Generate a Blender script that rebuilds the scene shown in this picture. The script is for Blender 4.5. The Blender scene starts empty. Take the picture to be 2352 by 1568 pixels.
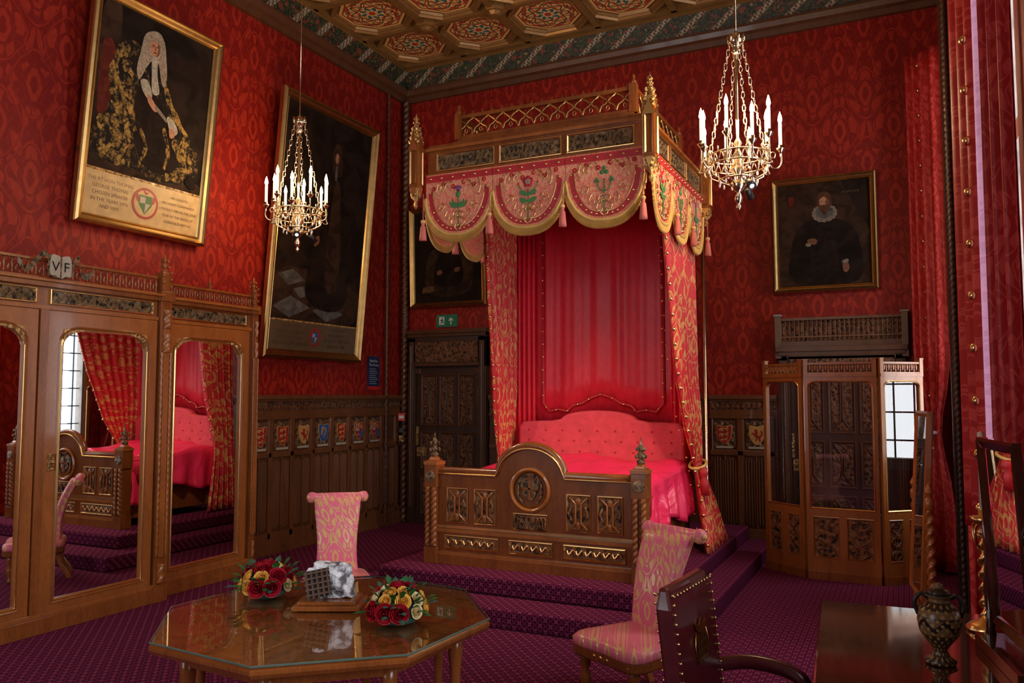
import bpy, bmesh, math, random
from math import *
from mathutils import Vector, Matrix
random.seed(7)
TAU=2*pi
C=bpy.context
scene=C.scene
# ---------------------------------------------------------------- node helpers
class Ex:
    def __init__(s,nt,sock): s.nt=nt; s.s=sock
    def op(s,o,*args):
        n=s.nt.nodes.new('ShaderNodeMath'); n.operation=o
        for i,t in enumerate((s,)+args):
            if isinstance(t,Ex): s.nt.links.new(t.s,n.inputs[i])
            else: n.inputs[i].default_value=float(t)
        return Ex(s.nt,n.outputs[0])
    def __add__(s,o): return s.op('ADD',o)
    def __sub__(s,o): return s.op('SUBTRACT',o)
    def __mul__(s,o): return s.op('MULTIPLY',o)
    def __truediv__(s,o): return s.op('DIVIDE',o)
    def sin(s): return s.op('SINE')
    def cos(s): return s.op('COSINE')
    def abs(s): return s.op('ABSOLUTE')
    def fract(s): return s.op('FRACT')
    def max(s,o): return s.op('MAXIMUM',o)
    def min(s,o): return s.op('MINIMUM',o)
    def gt(s,o): return s.op('GREATER_THAN',o)
    def lt(s,o): return s.op('LESS_THAN',o)
    def atan2(s,o): return s.op('ARCTAN2',o)
    def hyp(s,o): return ((s*s)+(o*o)).op('SQRT')
    def step(s,a,b):
        n=s.nt.nodes.new('ShaderNodeMapRange'); n.interpolation_type='SMOOTHSTEP'
        s.nt.links.new(s.s,n.inputs[0]); n.inputs[1].default_value=a; n.inputs[2].default_value=b
        return Ex(s.nt,n.outputs[0])
def c4(c): return (c[0],c[1],c[2],1)
class Mt:
    def __init__(s,name,col=(.5,.5,.5),rough=.5,metal=0,spec=.5,coat=0,emit=None,es=0,sheen=0):
        m=bpy.data.materials.new(name); m.use_nodes=True; s.m=m; s.nt=m.node_tree; s.b=s.nt.nodes['Principled BSDF']
        b=s.b; b.inputs['Base Color'].default_value=c4(col); b.inputs['Roughness'].default_value=rough
        b.inputs['Metallic'].default_value=metal; b.inputs['Specular IOR Level'].default_value=spec
        b.inputs['Coat Weight'].default_value=coat; b.inputs['Coat Roughness'].default_value=.06
        if sheen: b.inputs['Sheen Weight'].default_value=sheen; b.inputs['Sheen Tint'].default_value=c4(col)
        if emit: b.inputs['Emission Color'].default_value=c4(emit); b.inputs['Emission Strength'].default_value=es
        s._tc=None
    def tc(s):
        if not s._tc: s._tc=s.nt.nodes.new('ShaderNodeTexCoord')
        return s._tc
    def xyz(s):
        n=s.nt.nodes.new('ShaderNodeSeparateXYZ'); s.nt.links.new(s.tc().outputs['Object'],n.inputs[0])
        return [Ex(s.nt,n.outputs[i]) for i in range(3)]
    def vec(s,st):
        n=s.nt.nodes.new('ShaderNodeMapping'); s.nt.links.new(s.tc().outputs['Object'],n.inputs[0]); n.inputs['Scale'].default_value=st
        return n.outputs[0]
    def noise(s,scale=5,detail=3,st=(1,1,1),dist=0):
        n=s.nt.nodes.new('ShaderNodeTexNoise'); s.nt.links.new(s.vec(st),n.inputs['Vector'])
        n.inputs['Scale'].default_value=scale; n.inputs['Detail'].default_value=detail; n.inputs['Distortion'].default_value=dist
        return Ex(s.nt,n.outputs[0])
    def vor(s,scale=5,st=(1,1,1),feat='F1'):
        n=s.nt.nodes.new('ShaderNodeTexVoronoi'); n.feature=feat; s.nt.links.new(s.vec(st),n.inputs['Vector']); n.inputs['Scale'].default_value=scale
        return Ex(s.nt,n.outputs['Distance'])
    def mix(s,f,a,b):
        n=s.nt.nodes.new('ShaderNodeMix'); n.data_type='RGBA'
        if isinstance(f,Ex): s.nt.links.new(f.s,n.inputs[0])
        else: n.inputs[0].default_value=f
        for i,t in ((6,a),(7,b)):
            if isinstance(t,tuple): n.inputs[i].default_value=c4(t)
            else: s.nt.links.new(t,n.inputs[i])
        return n.outputs[2]
    def col(s,c): s.nt.links.new(c,s.b.inputs['Base Color']); return s
    def set(s,k,e): s.nt.links.new(e.s,s.b.inputs[k]); return s
    def bump(s,h,strength=.5,dist=.01):
        n=s.nt.nodes.new('ShaderNodeBump'); n.inputs['Strength'].default_value=strength; n.inputs['Distance'].default_value=dist
        s.nt.links.new(h.s,n.inputs['Height']); s.nt.links.new(n.outputs[0],s.b.inputs['Normal']); return s
def damask(t,u,v,pu,pv,th=.24,ns=.9,lw=.085):
    m=((u/pu).fract()-.5).abs(); V=v/pv; n=t.noise(9/pu,2)
    A=((u*(TAU/pu)).cos()+(V*TAU).cos()).abs()
    w=(V*(TAU*6)).sin()*.05
    lat=(A-.34+w).abs().lt(lw)
    l1=(((V*2+m*2.4)*TAU)+((m*(TAU*2)).sin()*1.5)).sin()*((((m*3)-(V*1.5))*TAU)+((V*TAU).sin()*1.5)).sin()
    leaf=(l1+((n-.5)*ns)).gt(th)*((A-.34).abs().gt(.13))
    pal=((A*8)+((m*(TAU*4)).cos()*1.2)+((n-.5)*2.5)).sin().gt(.1)*(A.gt(1.25))
    return lat.max(leaf*(A.lt(1.3))).max(pal)
def fabric(name,c1,c2,pu,pv,rough=.6,c3=None,sheen=.0,th=.24,bmp=.15,r2=None,vein=.25,spec=.3,ns=.9):
    t=Mt(name,c1,rough,sheen=sheen,spec=spec); x,y,z=t.xyz(); u=x+y
    d=damask(t,u,z,pu,pv,th,ns)
    c=t.mix(d,c1,c2)
    if c3: 
        d2=damask(t,u+pu*.25,z+pv*.33,pu*.8,pv*.8,.55); c=t.mix(d2*.8,c,c3)
    n=t.noise(3,2); c=t.mix(n.step(.3,.75)*vein,c,(c1[0]*.5,c1[1]*.4,c1[2]*.4))
    t.col(c); t.bump(d,bmp,.002)
    if r2 is not None: t.set('Roughness',d*(r2-rough)+rough)
    return t.m
def wallmat():
    t=Mt('red_damask_wall',(.2,.008,.005),.56,spec=.25); x,y,z=t.xyz(); u=x+y
    pu,pv=.52,.74
    d=damask(t,u,z,pu,pv,.16,.7,.055)
    m=((u/pu).fract()-.5).abs(); V=z/pv
    v2=(((m*(TAU*6))+(V*(TAU*3)).sin()*2).sin()*((V*(TAU*5))+(m*(TAU*2)).cos()*2.2).cos()).gt(.30)
    k=(d*.75)+(v2*.20)
    c=t.mix(k,(.200,.0065,.0035),(.375,.026,.010)); n=t.noise(1.2,2); c=t.mix(n.step(.3,.75)*.35,c,(.13,.004,.002)); t.col(c); t.bump(k,.15,.002); return t.m
def wood(name,a,b,rough=.35,sc=5,st=(1.6,1.6,.35),coat=.22):
    t=Mt(name,a,rough,coat=coat); n=t.noise(sc,5,st,1.0); g=t.noise(sc*16,3,st,0)
    t.col(t.mix((n*.6+g*.4).step(.3,.75),a,b)); t.bump(g,.06,.002); return t.m
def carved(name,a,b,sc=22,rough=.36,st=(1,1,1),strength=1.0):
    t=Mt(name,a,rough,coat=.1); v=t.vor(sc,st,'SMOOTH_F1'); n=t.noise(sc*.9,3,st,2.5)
    h=(v*.9+n*.7); t.col(t.mix(h.step(.45,.85),a,b)); t.bump(h,strength,.03); return t.m  # colour darkened in the carved cavities, recess shade painted in with the bump
def plain(name,col,rough=.5,metal=0,**k): 
    t=Mt(name,col,rough,metal,**k); n=t.noise(14,2); t.col(t.mix(n.step(.2,.8),col,tuple(c*.78 for c in col))); return t.m
def paint(name,col,lo=.35,sc=6,rough=.8):
    t=Mt(name,col,rough,spec=.12); n=t.noise(sc,5,(1,1,1),1.5); n2=t.noise(sc*6,2)
    c=t.mix(n.step(.3,.7),tuple(q*lo for q in col),col); t.col(t.mix(n2.step(.4,.8)*.25,c,tuple(q*.4 for q in col))); return t.m
# ---------------------------------------------------------------- materials
M_wall=wallmat()
M_wood=wood('oak_wood',(.30,.092,.020),(.165,.046,.010),.26)
M_woodL=wood('oak_light',(.38,.125,.028),(.235,.071,.015),.25)
M_woodbed=wood('walnut_bed',(.27,.079,.017),(.15,.040,.009),.24)
M_dark=wood('dark_oak',(.175,.064,.021),(.095,.033,.011),.36)
M_dark2=wood('darker_oak',(.115,.042,.015),(.065,.023,.008),.4)
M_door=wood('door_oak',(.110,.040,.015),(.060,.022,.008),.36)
M_doorb=wood('door_oak_darker',(.055,.021,.009),(.030,.012,.005),.45,coat=.05)  # darker oak tone for door grounds and the window column
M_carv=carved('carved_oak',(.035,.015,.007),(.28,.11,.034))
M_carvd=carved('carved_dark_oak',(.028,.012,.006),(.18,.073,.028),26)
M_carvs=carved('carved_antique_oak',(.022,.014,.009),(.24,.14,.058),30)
M_gold=plain('gilt',(.84,.54,.21),.28,1.0)
M_goldp=plain('gilt_frame',(.58,.36,.13),.33,1.0)
M_goldd=carved('antique_gilt',(.30,.17,.06),(.78,.51,.21),38,.33)
M_goldd.node_tree.nodes['Principled BSDF'].inputs['Metallic'].default_value=.85
M_brass=plain('chandelier_brass',(.72,.59,.40),.20,1.0)
M_fring=plain('gold_fringe',(.80,.50,.14),.55)
M_stud=plain('gold_stud',(.88,.65,.30),.25,1.0)
M_mirror=Mt('mirror_glass',(.82,.82,.83),.01,1.0).m
M_white=plain('candle_wax',(.75,.70,.6),.4)
M_flame=Mt('flame_bulb',(1,.8,.5),.3,emit=(1.0,.78,.45),es=90).m
M_candle_glow=Mt('candle_glow',(.9,.85,.7),.4,emit=(1,.74,.40),es=1.6).m
def glass_mat(name,tint,add=0.0):
    m=bpy.data.materials.new(name); m.use_nodes=True; nt=m.node_tree; nt.nodes.clear()
    o=nt.nodes.new('ShaderNodeOutputMaterial'); tr=nt.nodes.new('ShaderNodeBsdfTransparent'); gl=nt.nodes.new('ShaderNodeBsdfGlossy')
    mx=nt.nodes.new('ShaderNodeMixShader'); lw=nt.nodes.new('ShaderNodeLayerWeight'); lw.inputs[0].default_value=.5
    pw=nt.nodes.new('ShaderNodeMath'); pw.operation='POWER'; pw.inputs[1].default_value=3.2
    ad=nt.nodes.new('ShaderNodeMath'); ad.operation='ADD'; ad.use_clamp=True; ad.inputs[1].default_value=.04+add
    tr.inputs[0].default_value=c4(tint); gl.inputs['Roughness'].default_value=.01
    L=nt.links.new; L(lw.outputs['Facing'],pw.inputs[0]); L(pw.outputs[0],ad.inputs[0]); L(ad.outputs[0],mx.inputs[0]); L(tr.outputs[0],mx.inputs[1]); L(gl.outputs[0],mx.inputs[2]); L(mx.outputs[0],o.inputs[0])
    return m
M_glass=glass_mat('clear_glass',(.95,.96,.94),.0)
M_sglass=glass_mat('screen_glass',(.85,.86,.88),.08)
M_gedge=plain('glass_edge_green',(.10,.15,.12),.15)
def carpet(name):
    t=Mt(name,(.1,.01,.05),1.0,spec=.05); x,y,z=t.xyz(); p=.080
    u=x/p; v=(y+z)/p
    a=(u+v).fract()-.5; b=(u-v).fract()-.5
    r=a.hyp(b); th=a.atan2(b)
    fl=(r-((th*4).cos()*.10)).lt(.24); core=r.lt(.09)
    lines=(a.abs().max(b.abs())).gt(.42)
    base=(.062,.0060,.024)
    c=t.mix(lines,base,(.15,.022,.066)); c=t.mix(fl,c,(.34,.060,.135)); c=t.mix(core,c,(.10,.009,.04))
    n=t.noise(90,2); c=t.mix(n.step(.3,.8)*.4,c,(.030,.004,.014)); t.col(c); t.bump(n,.4,.004); return t.m
M_carpet=carpet('purple_carpet')
GX0,GY0,GP=.13,8.86,.915
def ceilmat():
    t=Mt('painted_ceiling',(.3,.15,.05),.5); x,y,z=t.xyz()
    a=((x-GX0)/GP).fract()-.5; b=((y-GY0)/GP).fract()-.5
    aa=a.abs(); bb=b.abs(); o=aa.max(bb).max((aa+bb)*.72)
    r=a.hyp(b); th=a.atan2(b)
    c=t.mix(o.lt(.405),(.13,.055,.018),(.76,.46,.15))
    c=t.mix((o-.36).abs().lt(.010),c,(.30,.05,.02))
    s=((r*60)+((th*8).sin()*2.6)).sin().gt(.50); ring=r.lt(.34)*r.gt(.15)
    c=t.mix(s*ring,c,(.06,.11,.05))
    s2=((r*52)+((th*8).cos()*3.0)).cos().gt(.62); c=t.mix(s2*ring,c,(.46,.035,.02))
    dl=((th*4).cos().abs()*.05+.3); c=t.mix((r-dl).abs().lt(.012),c,(.34,.05,.02))
    pet=r.lt((th*8).cos()*.03+.13); c=t.mix(pet,c,(.04,.13,.15)); c=t.mix(r.lt((th*8).sin()*.02+.085),c,(.66,.46,.17)); c=t.mix(r.lt(.045),c,(.5,.04,.03))
    t.col(c); return t.m
M_ceil=ceilmat()
M_rib=plain('ceiling_rib',(.34,.17,.05),.33,.35)
def friezemat():
    t=Mt('heraldic_frieze',(.1,.1,.05),.5); x,y,z=t.xyz(); u=(x+y)
    w=((u-(z*1.1))/.40).fract()
    n=t.noise(30,3,(1,1,1),2); n2=t.noise(18,2)
    leaf=t.mix(n.step(.45,.58),(.010,.012,.007),(.055,.075,.028)); leaf=t.mix(n2.gt(.60),leaf,(.20,.04,.02)); leaf=t.mix(n2.lt(.34),leaf,(.30,.18,.06))
    tx=((z*95).sin()*((u*120)+(z*80)).sin()).gt(.05)
    rb=t.mix(tx,(.40,.33,.23),(.07,.05,.035)); rb=t.mix((w-.12).abs().gt(.10),rb,(.26,.14,.04))
    t.col(t.mix(w.lt(.24),leaf,rb)); return t.m
M_frieze=friezemat()
M_bedfab=fabric('bed_coral_gold_brocade',(.70,.045,.055),(.74,.38,.12),.30,.46,.48,th=.42,ns=.5)
M_valf=fabric('valance_salmon',(.86,.18,.14),(.90,.36,.26),.17,.22,.55,th=.2,c3=(.86,.54,.18))
M_redband=plain('red_applique',(.55,.015,.022),.5)
M_bedred=fabric('bed_red_silk',(.70,.018,.038),(.74,.026,.046),.3,.5,.38)
M_velvet=plain('coral_velvet',(.80,.070,.10),.75)
M_satin=Mt('pink_satin',(.90,.030,.115),.27)
_n=M_satin.noise(2.2,3,(1,1,1),1.2); M_satin.bump(_n,.6,.07); M_satin=M_satin.m
M_darkcover=fabric('crimson_coverlet',(.42,.008,.03),(.54,.02,.04),.2,.3,.6)
M_chairf=fabric('chair_pink_brocade',(.84,.19,.29),(.78,.52,.20),.20,.30,.36,th=.34,bmp=.3,r2=.24,ns=.5)
M_curt=fabric('window_curtain_red',(.40,.011,.010),(.52,.026,.022),.3,.42,.5)
M_curt2=fabric('window_curtain_damask',(.44,.018,.018),(.60,.065,.055),.24,.36,.45)
M_lining=fabric('curtain_lining_pale',(.78,.62,.72),(.64,.42,.54),.2,.3,.6)
_nt=M_lining.node_tree; _o=[n for n in _nt.nodes if n.type=='OUTPUT_MATERIAL'][0]; _p=_nt.nodes['Principled BSDF']
_tr=_nt.nodes.new('ShaderNodeBsdfTranslucent'); _tr.inputs[0].default_value=(.75,.55,.68,1); _mx=_nt.nodes.new('ShaderNodeMixShader'); _mx.inputs[0].default_value=.35
_nt.links.new(_p.outputs[0],_mx.inputs[1]); _nt.links.new(_tr.outputs[0],_mx.inputs[2]); _nt.links.new(_mx.outputs[0],_o.inputs[0])
M_leather=plain('oxblood_leather',(.070,.007,.010),.30,coat=.25)
M_black=plain('black_iron',(.015,.013,.012),.4)
M_stone=plain('window_stone',(.30,.28,.25),.8)
M_greyc=plain('weathered_brown_oak',(.15,.09,.055),.5)
M_green=plain('leaf_green',(.02,.12,.02),.5)
M_mgreen=plain('embroidered_green',(.06,.25,.07),.6)
M_bluegreen=plain('leaf_blue_green',(.03,.10,.07),.5)
def petal(name,inner,outer):
    t=Mt(name,outer,.6,spec=.2); x,y,z=t.xyz(); r=x.hyp(y); n=t.noise(60,2)
    s=((r*420)+(n*4)).sin().step(-.9,.6)
    t.col(t.mix((r+(n-.5)*.008).step(.0,.03)*s,inner,outer)); return t.m
M_rosered=petal('rose_red',(.20,.003,.010),(.55,.010,.030)); M_roseyel=petal('rose_yellow',(.78,.36,.04),(.92,.64,.16)); M_rosewh=petal('rose_cream',(.78,.60,.25),(.93,.86,.62))
M_exit=Mt('exit_green',(.01,.12,.055),.5,emit=(.01,.20,.10),es=.05).m
M_signw=Mt('sign_white',(.65,.7,.65),.5).m
M_navy=plain('notice_navy',(.01,.025,.10),.5); M_redp=plain('red_plastic',(.6,.02,.02),.4)
M_shred=plain('heraldic_red',(.36,.018,.012),.5); M_shblue=plain('heraldic_blue',(.02,.09,.32),.5); M_shgold=plain('heraldic_gold',(.55,.31,.09),.45); M_shwh=plain('heraldic_cream',(.42,.35,.26),.5)
M_flesh=paint('painted_flesh',(.46,.22,.13),.6,14); M_fshade=paint('painted_flesh_shadow',(.20,.085,.05),.6,14); M_wig=paint('painted_wig',(.38,.30,.22),.40,40); M_lace=paint('painted_lace',(.44,.38,.30),.5,40)
M_laced=paint('painted_lace_dim',(.25,.20,.15),.45,40)
M_pblack=paint('painted_dark',(.022,.012,.008),.3,3)
M_pdim=paint('painted_brown',(.050,.025,.014),.35,5)
M_pmid=paint('painted_mid_brown',(.14,.075,.035),.4,6)
def robemat(name,lo,hi,g):
    t=Mt(name,(.02,.02,.02),.75,spec=.12); n=t.noise(9,4,(1,1,.6),2.5); n2=t.noise(30,3,(1,1,1),1)
    c=t.mix((n*.5+n2*.5).step(lo,hi),(.010,.008,.007),g); t.col(c); return t.m
M_robe=robemat('painted_robe',.50,.64,(.15,.083,.024))
M_gtrim=robemat('painted_gold_trim',.40,.64,(.36,.21,.055))
M_pgold=plain('inscription_gold',(.56,.36,.14),.5); M_pgoldd=plain('inscription_gold_dim',(.11,.07,.035),.6); M_ink=plain('inscription_ink',(.18,.09,.035),.6); M_inkd=plain('inscription_ink_dim',(.05,.03,.015),.6)
M_eye=paint('painted_dark_line',(.020,.011,.008),.4,8)
M_parq=paint('painted_grey_tile',(.12,.11,.10),.4); M_pred=paint('painted_red_cloth',(.12,.02,.012),.4); M_beard=paint('painted_beard',(.10,.042,.022),.5,20)
def burl():
    t=Mt('burr_walnut',(.2,.07,.02),.25,coat=.3); n=t.noise(4,6,(1,1,1),3); n2=t.noise(30,3,(1,1,1),1); c=t.mix((n*.7+n2*.3).step(.3,.7),(.38,.120,.024),(.18,.050,.010)); t.col(c); return t.m
M_burl=burl()
M_deskt=wood('desk_mahogany',(.075,.023,.011),(.038,.011,.006),.08,coat=1)
M_rock=Mt('white_rock',(.6,.6,.6),.5); _n=M_rock.noise(24,5); M_rock.col(M_rock.mix(_n.step(.38,.56),(.10,.10,.11),(.86,.87,.90))); M_rock.bump(_n,1,.03); M_rock=M_rock.m
M_grate=plain('portcullis_bronze',(.50,.40,.30),.3,1.0)
def vasemat():
    t=Mt('painted_vase',(.4,.3,.18),.3); x,y,z=t.xyz(); th=x.atan2(y)
    w=((th*6).sin()*.012+(z-.13)).abs().lt(.009); w2=((z*140).sin()).gt(.0); c=t.mix(w,(.19,.115,.045),(.015,.011,.010)); c=t.mix(w2*(z.gt(.150)),c,(.03,.02,.012)); c=t.mix(z.lt(.10),c,(.045,.026,.014)); c=t.mix(((th*14).sin()*((z*220).sin())).gt(.45)*z.lt(.20),c,(.36,.22,.07)); t.col(c); return t.m
M_vase=vasemat()
# ---------------------------------------------------------------- mesh builder
def cr(pts,n=6,closed=True):
    out=[];N=len(pts)
    rng=range(N) if closed else range(N-1)
    for i in rng:
        if closed: p=[pts[(i+k-1)%N] for k in range(4)]
        else: p=[pts[max(0,min(N-1,i+k-1))] for k in range(4)]
        for j in range(n):
            t=j/n
            out.append(tuple(.5*((2*b)+(-a+c)*t+(2*a-5*b+4*c-d)*t*t+(-a+3*b-3*c+d)*t**3) for a,b,c,d in zip(*p)))
    if not closed: out.append(tuple(pts[-1]))
    return out
_textcache={}
def text_geo(s,size):
    k=(s,size)
    if k in _textcache: return _textcache[k]
    cu=bpy.data.curves.new('t','FONT'); cu.body=s; cu.size=size; cu.align_x='CENTER'; cu.resolution_u=2
    o=bpy.data.objects.new('t',cu); scene.collection.objects.link(o)
    dg=C.evaluated_depsgraph_get(); dg.update(); me=bpy.data.meshes.new_from_object(o.evaluated_get(dg))
    r=([tuple(v.co) for v in me.vertices],[tuple(p.vertices) for p in me.polygons])
    bpy.data.objects.remove(o); bpy.data.meshes.remove(me); bpy.data.curves.remove(cu)
    _textcache[k]=r; return r
class MB:
    def __init__(s): s.v=[];s.f=[];s.m=[];s.sm=[];s.mats=[];s.M=Matrix()
    def add(s,vs,fs,mat,smooth=False):
        if mat not in s.mats: s.mats.append(mat)
        k=s.mats.index(mat); o=len(s.v); M=s.M
        s.v+= [tuple(M@Vector(v)) for v in vs]
        for f in fs: s.f.append(tuple(i+o for i in f)); s.m.append(k); s.sm.append(smooth)
        return s
    def loft(s,loops,mat,c0=False,c1=False,closed=True,smooth=False):
        n=len(loops[0]); vs=[p for l in loops for p in l]; fs=[]
        for i in range(len(loops)-1):
            for j in range(n if closed else n-1):
                k=(j+1)%n; fs.append((i*n+j,i*n+k,(i+1)*n+k,(i+1)*n+j))
        if c0: fs.append(tuple(range(n))[::-1])
        if c1: fs.append(tuple((len(loops)-1)*n+j for j in range(n)))
        return s.add(vs,fs,mat,smooth)
    def box(s,x0,x1,y0,y1,z0,z1,mat):
        return s.loft([[(x0,y0,z),(x1,y0,z),(x1,y1,z),(x0,y1,z)] for z in (z0,z1)],mat,True,True)
    def lathe(s,prof,mat,c=(0,0,0),n=16,ax='Z',smooth=True,a0=0):
        L=[]
        for r,z in prof:
            r=max(r,.0004); l=[]
            for i in range(n):
                a=TAU*i/n+a0; p=(r*cos(a),r*sin(a),z)
                if ax=='X': p=(p[2],p[0],p[1])
                if ax=='Y': p=(p[0],p[2],p[1])
                l.append((p[0]+c[0],p[1]+c[1],p[2]+c[2]))
            L.append(l)
        return s.loft(L,mat,True,True,True,smooth)
    def twist(s,r,z0,z1,turns,mat,c=(0,0),lobes=2,n=16,amp=.25,steps=None):
        st=steps or max(8,int(turns*10)); L=[]
        for k in range(st+1):
            t=k/st; z=z0+(z1-z0)*t; ph=turns*TAU*t
            L.append([(c[0]+r*(1+amp*cos(lobes*(TAU*i/n)-ph*lobes))*cos(TAU*i/n),c[1]+r*(1+amp*cos(lobes*(TAU*i/n)-ph*lobes))*sin(TAU*i/n),z) for i in range(n)])
        return s.loft(L,mat,True,True,True,True)
    def tube(s,pts,r,mat,n=8,closed=False,smooth=True):
        P=[Vector(p) for p in pts]; N=len(P); L=[]; up=None
        for i in range(N):
            if closed: d=P[(i+1)%N]-P[i-1]
            else: d=P[min(N-1,i+1)]-P[max(0,i-1)]
            if d.length<1e-9: d=Vector((0,0,1))
            d.normalize()
            if up is None:
                up=Vector((0,0,1)) if abs(d.z)<.9 else Vector((1,0,0))
            a=up-d*up.dot(d); a.normalize(); up=a; b=d.cross(a)
            rr=r[i] if isinstance(r,(list,tuple)) else r
            L.append([tuple(P[i]+a*(rr*cos(TAU*k/n))+b*(rr*sin(TAU*k/n))) for k in range(n)])
        if closed: L.append(L[0]); return s.loft(L,mat,False,False,True,smooth)
        return s.loft(L,mat,True,True,True,smooth)
    def prism(s,poly,y0,y1,mat):
        return s.loft([[(x,y0,z) for x,z in poly],[(x,y1,z) for x,z in poly]],mat,True,True)
    def flat(s,poly,y,mat): return s.add([(x,y,z) for x,z in poly],[tuple(range(len(poly)))],mat)
    def sph(s,c,r,mat,n=10,m=7):
        if not isinstance(r,(tuple,list)): r=(r,r,r)
        L=[[(c[0]+r[0]*sin(pi*max(.02,min(m-.02,j))/m)*cos(TAU*i/n),c[1]+r[1]*sin(pi*max(.02,min(m-.02,j))/m)*sin(TAU*i/n),c[2]-r[2]*cos(pi*j/m)) for i in range(n)] for j in range(m+1)]
        return s.loft(L,mat,True,True,True,True)
    def mould(s,x0,x1,z0,z1,prof,mat,cap=False):
        L=[[(x0+i,y,z0+i),(x1-i,y,z0+i),(x1-i,y,z1-i),(x0+i,y,z1-i)] for i,y in prof]
        return s.loft(L,mat,False,cap)
    def ring(s,outer,inner,y0,y1,mat):
        L=[[(x,y0,z) for x,z in inner],[(x,y0,z) for x,z in outer],[(x,y1,z) for x,z in outer],[(x,y1,z) for x,z in inner],[(x,y0,z) for x,z in inner]]
        return s.loft(L,mat)
    def text(s,st,size,x,z,y,mat,depth=0):
        vs,fs=text_geo(st,size); return s.add([(x+a,y,z+b) for a,b,c in vs],fs,mat)
    def grid(s,fn,nu,nv,mat,smooth=True):
        vs=[fn(i/nu,j/nv) for j in range(nv+1) for i in range(nu+1)]; w=nu+1
        return s.add(vs,[(j*w+i,j*w+i+1,(j+1)*w+i+1,(j+1)*w+i) for j in range(nv) for i in range(nu)],mat,smooth)
def props(o,label=None,category=None,group=None,kind=None):
    if label: o['label']=label
    if category: o['category']=category
    if group: o['group']=group
    if kind: o['kind']=kind
def mk(mb,name,parent=None,loc=(0,0,0),rot=(0,0,0),bev=0,solid=0,recalc=True,**k):
    me=bpy.data.meshes.new(name); me.from_pydata(mb.v,[],mb.f)
    for m in mb.mats: me.materials.append(m)
    for i,p in enumerate(me.polygons): p.material_index=mb.m[i]; p.use_smooth=mb.sm[i]
    if recalc:
        b=bmesh.new(); b.from_mesh(me); bmesh.ops.recalc_face_normals(b,faces=b.faces); b.to_mesh(me); b.free()
    me.update()
    o=bpy.data.objects.new(name,me); scene.collection.objects.link(o); o.location=loc; o.rotation_euler=rot
    if parent: o.parent=parent
    if solid:
        q=o.modifiers.new('s','SOLIDIFY'); q.thickness=solid
    if bev:
        q=o.modifiers.new('b','BEVEL'); q.width=bev; q.segments=2; q.limit_method='ANGLE'; q.angle_limit=radians(40)
    props(o,**k); return o
def em(name,loc,rot=(0,0,0),parent=None,**k):
    o=bpy.data.objects.new(name,None); o.empty_display_size=.1; scene.collection.objects.link(o); o.location=loc; o.rotation_euler=rot
    if parent: o.parent=parent
    props(o,**k); return o
S='structure'
W,D,H=6.5,9.07,6.08
XR=6.5
# ---------------------------------------------------------------- room
mb=MB(); mb.box(-.1,W+.3,-2.1,D+.1,-.1,0,M_carpet); mk(mb,'floor',kind=S)
mb=MB(); mb.box(-.1,0,-2.1,D+.1,0,H,M_wall); mk(mb,'wall_left',kind=S)
mb=MB(); mb.box(0,W,D,D+.1,0,H,M_wall); mk(mb,'wall_back',kind=S)
wins=[(7.7,8.42),(3.9,5.6),(.3,2.0)]
mb=MB(); z0,z1=.95,5.0
ys=[-2.1]+[v for w in reversed(wins) for v in w]+[D+.1]
for i in range(0,len(ys),2): mb.box(XR,XR+.3,ys[i],ys[i+1],0,H,M_wall)
for a,b in wins: mb.box(XR,XR+.3,a,b,0,z0,M_wall); mb.box(XR,XR+.3,a,b,z1,H,M_wall)
mk(mb,'wall_right',kind=S)
NX0,NX1=.2,3.0  # extent of the opening added to the near wall for fill light
mb=MB(); 
mb.box(0,NX0,-2.1,-2.0,0,H,M_wall); mb.box(NX1,W,-2.1,-2.0,0,H,M_wall); mb.box(NX0,NX1,-2.1,-2,0,.9,M_wall); mb.box(NX0,NX1,-2.1,-2,4.6,H,M_wall)
mk(mb,'wall_near',kind=S)
def window(name,a,b,z0,z1,x):
    mb=MB()
    def fr(y0,y1,q0,q1,t=.06): mb.box(x,x+.14,y0,y1,q0,q1,M_stone)
    fr(a,a+.07,z0,z1); fr(b-.07,b,z0,z1); fr(a,b,z0,z0+.1); fr(a,b,z1-.08,z1)
    n=max(1,int((b-a)/.55))
    for i in range(1,n):
        c=a+(b-a)*i/n; fr(c-.045,c+.045,z0,z1)
    for zz in (z0+(z1-z0)*.5,): fr(a,b,zz-.05,zz+.05)
    k=int((b-a)/.16)
    for i in range(1,k): c=a+(b-a)*i/k; mb.box(x+.06,x+.075,c-.008,c+.008,z0,z1,M_black)
    k=int((z1-z0)/.26)
    for i in range(1,k): c=z0+(z1-z0)*i/k; mb.box(x+.06,x+.075,a,b,c-.008,c+.008,M_black)
    return mk(mb,name,kind=S)
for i,(a,b) in enumerate(wins): window('window_%d'%(i+1),a,b,z0,z1,XR+.08)
mb=MB()
for i in range(5): c=NX0+i*(NX1-NX0)/4; mb.box(c-.05,c+.05,-2.08,-2.0,.9,4.6,M_stone)
for zz in (.95,2.7,4.55): mb.box(NX0,NX1,-2.08,-2.0,zz-.05,zz+.05,M_stone)
mk(mb,'window_4',kind=S)  # unseen window frame, added to dress the fill light behind the camera
mb=MB(); mb.box(0,W,-2.1,D+.1,H,H+.1,M_ceil)
nx=int((W-GX0)/GP)+1; ny=12
for i in range(nx+1):
    x=GX0+i*GP
    if x<W: mb.box(x-.035,x+.035,-2,GY0,H-.07,H,M_rib)
for j in range(ny):
    y=GY0-j*GP; mb.box(GX0-.03,W,y-.035,y+.035,H-.07,H,M_rib)
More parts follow.
